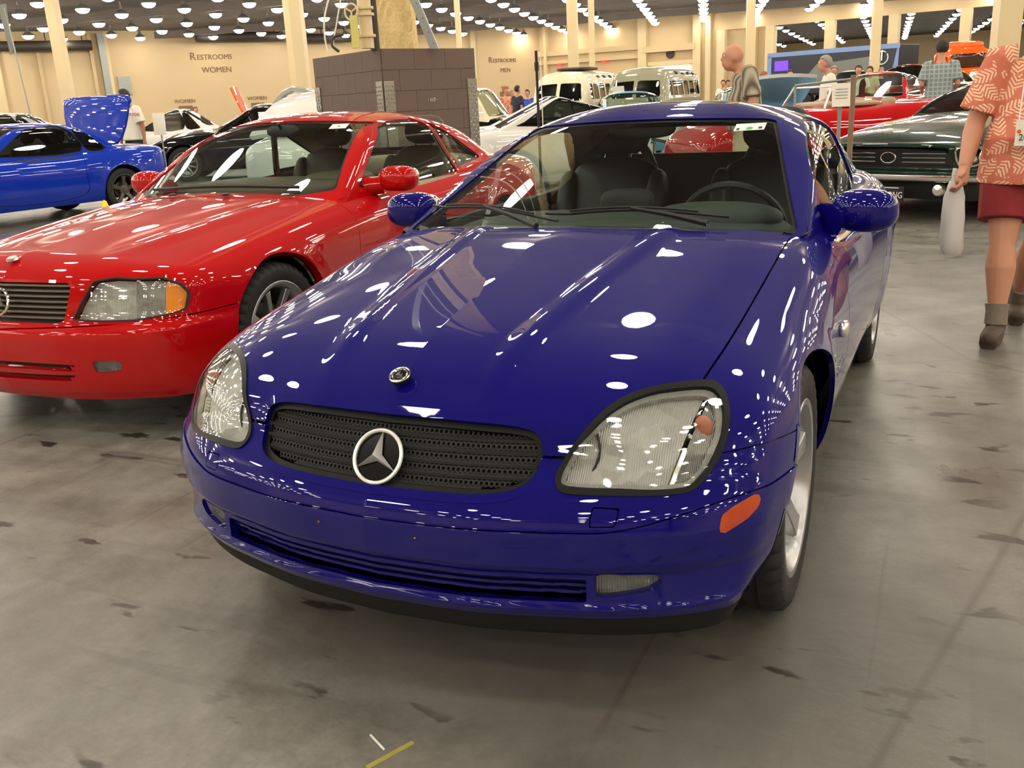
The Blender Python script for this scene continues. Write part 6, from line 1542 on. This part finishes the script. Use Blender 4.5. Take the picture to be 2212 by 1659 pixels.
# cloth patterns
def cloth(name, c1, c2, kind, scale, rot=0):
    m, nt, b = new_mat(name); b.inputs['Roughness'].default_value = .85; N, L = nt.nodes, nt.links; tc = N.new('ShaderNodeTexCoord')
    mx = N.new('ShaderNodeMix'); mx.data_type = 'RGBA'; mx.inputs[6].default_value = c1; mx.inputs[7].default_value = c2
    mp = N.new('ShaderNodeMapping'); mp.inputs['Rotation'].default_value = (0, 0, rot); L.new(tc.outputs['Object'], mp.inputs[0])
    if kind == 'stripe':
        w = N.new('ShaderNodeTexWave'); w.bands_direction = 'X'; w.inputs['Scale'].default_value = scale; w.inputs['Distortion'].default_value = 1.2; w.inputs['Detail'].default_value = 2; L.new(mp.outputs[0], w.inputs['Vector']); L.new(w.outputs['Fac'], mx.inputs[0])
    elif kind == 'plaid':
        s = []
        for dr in ('X', 'Z'):
            w = N.new('ShaderNodeTexWave'); w.bands_direction = dr; w.inputs['Scale'].default_value = scale; L.new(mp.outputs[0], w.inputs['Vector']); s.append(w.outputs['Fac'])
        a_ = N.new('ShaderNodeMath'); a_.operation = 'MAXIMUM'; L.new(s[0], a_.inputs[0]); L.new(s[1], a_.inputs[1]); pw = N.new('ShaderNodeMath'); pw.operation = 'POWER'; pw.inputs[1].default_value = 5; L.new(a_.outputs[0], pw.inputs[0]); L.new(pw.outputs[0], mx.inputs[0])
    else:   # palm fronds: combed streaks gathered inside blots
        vo = N.new('ShaderNodeTexVoronoi'); vo.inputs['Scale'].default_value = scale; vo.inputs['Randomness'].default_value = .75; L.new(mp.outputs[0], vo.inputs['Vector'])
        def mth(op, a_, b_=None):
            q = N.new('ShaderNodeMath'); q.operation = op
            for k, v in enumerate((a_, b_)):
                if v is None: continue
                if isinstance(v, (int, float)): q.inputs[k].default_value = v
                else: L.new(v, q.inputs[k])
            return q.outputs[0]
        sb = N.new('ShaderNodeVectorMath'); sb.operation = 'SUBTRACT'; L.new(mp.outputs[0], sb.inputs[0]); L.new(vo.outputs['Position'], sb.inputs[1])
        sc_ = N.new('ShaderNodeSeparateColor'); L.new(vo.outputs['Color'], sc_.inputs[0])
        vr = N.new('ShaderNodeVectorRotate'); vr.rotation_type = 'Y_AXIS'; L.new(sb.outputs[0], vr.inputs['Vector']); L.new(mth('MULTIPLY', sc_.outputs[0], 6.28), vr.inputs['Angle'])
        sp3 = N.new('ShaderNodeSeparateXYZ'); L.new(vr.outputs[0], sp3.inputs[0]); u_ = mth('ABSOLUTE', sp3.outputs[0]); v_ = sp3.outputs[2]
        lf = mth('SINE', mth('MULTIPLY', mth('SUBTRACT', v_, mth('MULTIPLY', u_, .8)), 330.0))
        env = mth('SUBTRACT', .034, mth('ADD', u_, mth('MULTIPLY', mth('MULTIPLY', v_, v_), 7.0)))
        s1 = N.new('ShaderNodeMapRange'); s1.inputs[1].default_value = -.3; s1.inputs[2].default_value = .2; L.new(lf, s1.inputs[0])
        s2 = N.new('ShaderNodeMapRange'); s2.inputs[1].default_value = 0; s2.inputs[2].default_value = .004; L.new(env, s2.inputs[0])
        ml = mth('MULTIPLY', mth('MULTIPLY', s1.outputs[0], s2.outputs[0]), .85); L.new(ml, mx.inputs[0]); L.new(mx.outputs[2], b.inputs['Base Color']); return m
    L.new(mx.outputs[2], b.inputs['Base Color']); return m
MAT['hawaii'] = cloth('salmon_palm_print_cloth', srgb(200, 112, 88), srgb(238, 206, 168), 'palm', 10.5)
MAT['maroonshorts'] = pmat('dark_red_shorts_cloth', srgb(132, 38, 42), .9, noise=.12, nscale=20, bump=.2, bscale=14)
MAT['stripes'] = cloth('striped_shirt_cloth', srgb(88, 80, 66), srgb(176, 168, 148), 'stripe', 5.5)
MAT['plaid'] = cloth('blue_plaid_cloth', srgb(120, 136, 140), srgb(168, 176, 172), 'plaid', 5)
MAT['tee'] = pmat('white_cotton', srgb(228, 224, 210), .9, bump=.2, bscale=12); MAT['khaki'] = pmat('khaki_cotton', srgb(196, 180, 148), .9); MAT['jeans'] = pmat('dark_jeans', srgb(40, 46, 60), .9)
MAT['sock'] = pmat('grey_sock', srgb(126, 116, 104), .95, noise=.2, nscale=60); MAT['shoebrown'] = pmat('brown_shoe', srgb(72, 60, 48), .7, noise=.25, nscale=20)
H_grey = pmat('grey_hair', srgb(150, 144, 136), .8, noise=.2, nscale=40); H_dark = pmat('dark_hair', srgb(44, 34, 26), .7, noise=.2, nscale=40); H_red = pmat('auburn_hair', srgb(150, 84, 56), .7, noise=.2)
# walking man in the palm-print shirt
man = person('person in a salmon palm-print shirt and dark red shorts walking with a white plastic bag', (1.43, 3.86, 0), .05,
  dict(pel=(0, 0, .96), hd=(.03, -.03, 1.64), eL=(-.285, -.02, 1.12), wL=(-.325, -.14, .90), eR=(.27, .06, 1.13), wR=(.30, .0, .90), hL=(-.10, 0, .93), kL=(-.115, -.13, .50), aL=(-.115, -.20, .115), hR=(.10, 0, .93), kR=(.06, .05, .49), aR=(.04, .36, .12), fL=(-.25, -1, 0), fR=(-.1, -1, 0)),
  shirt_m=MAT['hawaii'], pants='short', pants_m=MAT['maroonshorts'], hair=H_grey, skin='skin', vox=.0065, scale=.965, shoes='shoebrown', belly=.05, long_shirt=.09, fingers=True, girth=1.27, sleeve_end=.86, sleeve_r=1.14, socks=MAT['sock'], hand_curl=1.2)

bw = Vector((1.085, 3.715, .80))
V = []; prof = [(0, .022, .016), (-.03, .034, .024), (-.08, .046, .032), (-.18, .052, .036), (-.28, .054, .038), (-.34, .052, .034), (-.365, .042, .020)]
for k, (dz, rx, ry) in enumerate(prof):
    for i in range(24):
        t = 2 * math.pi * i / 24; j = 1 + .10 * math.sin(5 * t + k * 1.3) + .05 * math.sin(9 * t + k); V.append((rx * math.cos(t) * j + .035 * -dz, ry * math.sin(t) * j, dz))
bag = MB(); bag.add(V, [(i * 24 + k, i * 24 + (k + 1) % 24, (i + 1) * 24 + (k + 1) % 24, (i + 1) * 24 + k) for i in range(6) for k in range(24)] + [tuple(range(144, 168))], True)
m_, nt_, b__ = new_mat('thin_white_plastic'); b__.inputs['Base Color'].default_value = srgb(222, 220, 216); b__.inputs['Roughness'].default_value = .35; b__.inputs['Alpha'].default_value = .86; MAT['bag'] = m_
bago = tag(bag.build('plastic_bag', MAT['bag'], loc=tuple(bw)), 'narrow white plastic bag hanging from the hand of the walking person', 'bag')
b = MB(); b.tube([(0, 0, -.01), (-.005, -.005, .03), (0, 0, .06)], [.016, .012, .014], 8); b.build('bag_handle', MAT['bag'], bago)
bd = empty('name_badge', (1.375, 3.592, 1.03), .1); tag(bd, 'white name badge in a clear sleeve hanging on the palm-print shirt', 'badge')
MB().box((0, 0, 0), (.10, .004, .12), rx=.03).build('card', MAT['paper'], bd); text_obj('badge_number', '207', .042, MAT['ink'], frame((-.005, -.004, -.022), (1, 0, 0), (0, -1, 0)), bd, .0005)
b = MB(); b.prism([(-.028, 0), (.028, 0), (.02, .022), (-.02, .018)], .001, Matrix.Translation((.01, -.003, .022)) @ Matrix.Rotation(math.pi / 2, 4, 'X')); b.build('badge_logo', MAT['sky'], bd)
b = MB(); b.lathe([(.001, 0), (.009, 0)], axis='Y', c=(-.036, -.004, .006), n=12, cap=False); b.build('badge_dot', MAT['orange'], bd)
b = MB(); b.tube([(-.04, 0, .06), (-.03, .03, .22), (.0, .11, .40)], .003, 6); b.build('lanyard', MAT['white'], bd)
P_ = place
person('person in a white tee with a red chest print, standing behind the blue boot lid', tuple(P_(284, 17.2)), -.15, dict(hd=(-.03, -.06, 1.62), eL=(-.27, .0, 1.13), wL=(-.29, -.06, .88), eR=(.26, .02, 1.13), wR=(.33, -.03, .90)), shirt_m=MAT['tee'], pants_m=MAT['jeans'], hair=H_dark, skin='skindark', scale=1.06, look=-.9)
q = P_(282, 16.98); text_obj('shirt_print', 'SUPERIOR', .085, MAT['red'], frame((q.x, q.y, 1.41), _r, (_f * -1)), None, .002); o = bpy.data.objects['shirt_print']; tag(o, 'dark red block lettering across the white tee', 'lettering')
person('bald person in a dark striped shirt looking down, behind the blue roof', tuple(P_(1612, 8.9)), -1.25, dict(hd=(0, -.13, 1.55), nk=(0, -.05, 1.44), wR=(.20, -.25, 1.08), wL=(-.20, -.25, 1.08)), shirt_m=MAT['stripes'], pants_m=MAT['khaki'], hair=None, scale=1.02, belly=.03)
person('grey-haired person in a white shirt leaning beside the raised silver bonnet', tuple(P_(1790, 15.0)), -1.3, dict(hd=(0, -.08, 1.62), wR=(.2, -.3, .95), wL=(-.2, -.3, .95)), shirt_m=MAT['tee'], pants_m=MAT['khaki'], hair=H_grey, scale=1.0)
person('person in a light blue plaid shirt and khaki trousers seen from behind', tuple(P_(2030, 15.2)), math.pi + .1, dict(wR=(.22, -.22, 1.05), wL=(-.22, -.22, 1.05)), shirt_m=MAT['plaid'], pants_m=MAT['khaki'], hair=H_dark, scale=1.08, long_shirt=.06)
for px, dd, sh, hr, lb, rz_, sc in ((1705, 26, 'tee', H_dark, 'distant person in a white tee standing by the trailer end', .5, 1.0), (1800, 24, 'jeans', H_grey, 'distant person in a dark top, left of the white vehicle', .2, 1.0), (1853, 24, 'tee', H_dark, 'distant person in a white polo facing the camera', 0, .99), (1878, 27, 'khaki', H_dark, 'distant person in tan beside the cream column', -.4, 1.0), (1902, 30, 'jeans', H_grey, 'distant person in dark clothes right of the cream column', .3, 1.0),
    (1648, 22, 'maroonshorts', H_red, 'distant auburn-haired person in a dark red top', 2.0, .95), (1092, 30, 'hawaii', H_red, 'distant person in a salmon top right of the pier', 1.2, 1.0), (1105, 31, 'plaid', H_grey, 'distant person in pale blue bending by the black pickup', 1.4, .95), (1118, 29, 'jeans', H_dark, 'distant person in a dark grey top walking away', 2.6, 1.0), (1140, 33, 'sky', H_dark, 'distant person in bright blue near the left van', .2, .95),
    (1562, 34, 'tee', H_dark, 'distant person in white, left one of the pair by the far doors', .1, .95), (1572, 35, 'stripes', H_dark, 'distant person in grey, right one of the pair by the far doors', .6, .95), (425, 33, 'hawaii', H_red, 'distant person beside the white saloon near the restroom wall', .9, .95)):
    person(lb, tuple(P_(px, dd)), rz_, {}, shirt_m=MAT[sh], pants_m=MAT['jeans'], hair=hr, vox=.03, scale=sc)
# scraps of tape on the floor
def onfloor(x, y): return (x, y, .002)
FL = [((793, 1659), (893, 1604), .012, 'yellow_tape', 'worn yellow tape line on the concrete near the bottom edge', srgb(150, 142, 70)), ((800, 1588), (830, 1620), .004, 'white_scrap', 'short white scratch-like tape scrap on the concrete', srgb(220, 220, 210))]
def ground(px, py):
    d_ = _f + _r * ((px - 1106) / CAM_F) - _u * ((py - 829.5) / CAM_F); t = -CAM_POS[2] / d_.z; return Vector((CAM_POS[0] + d_.x * t, CAM_POS[1] + d_.y * t, 0))
for a_, c_, w_, nm, lb, col_ in FL:
    A_, C_ = ground(*a_), ground(*c_); dd = C_ - A_; mid = (A_ + C_) / 2
    tag(MB().box((mid.x, mid.y, .001), (dd.length, w_, .002), rz=math.atan2(dd.y, dd.x)).build(nm, pmat(nm, col_, .7, noise=.3, nscale=40)), lb, 'tape')
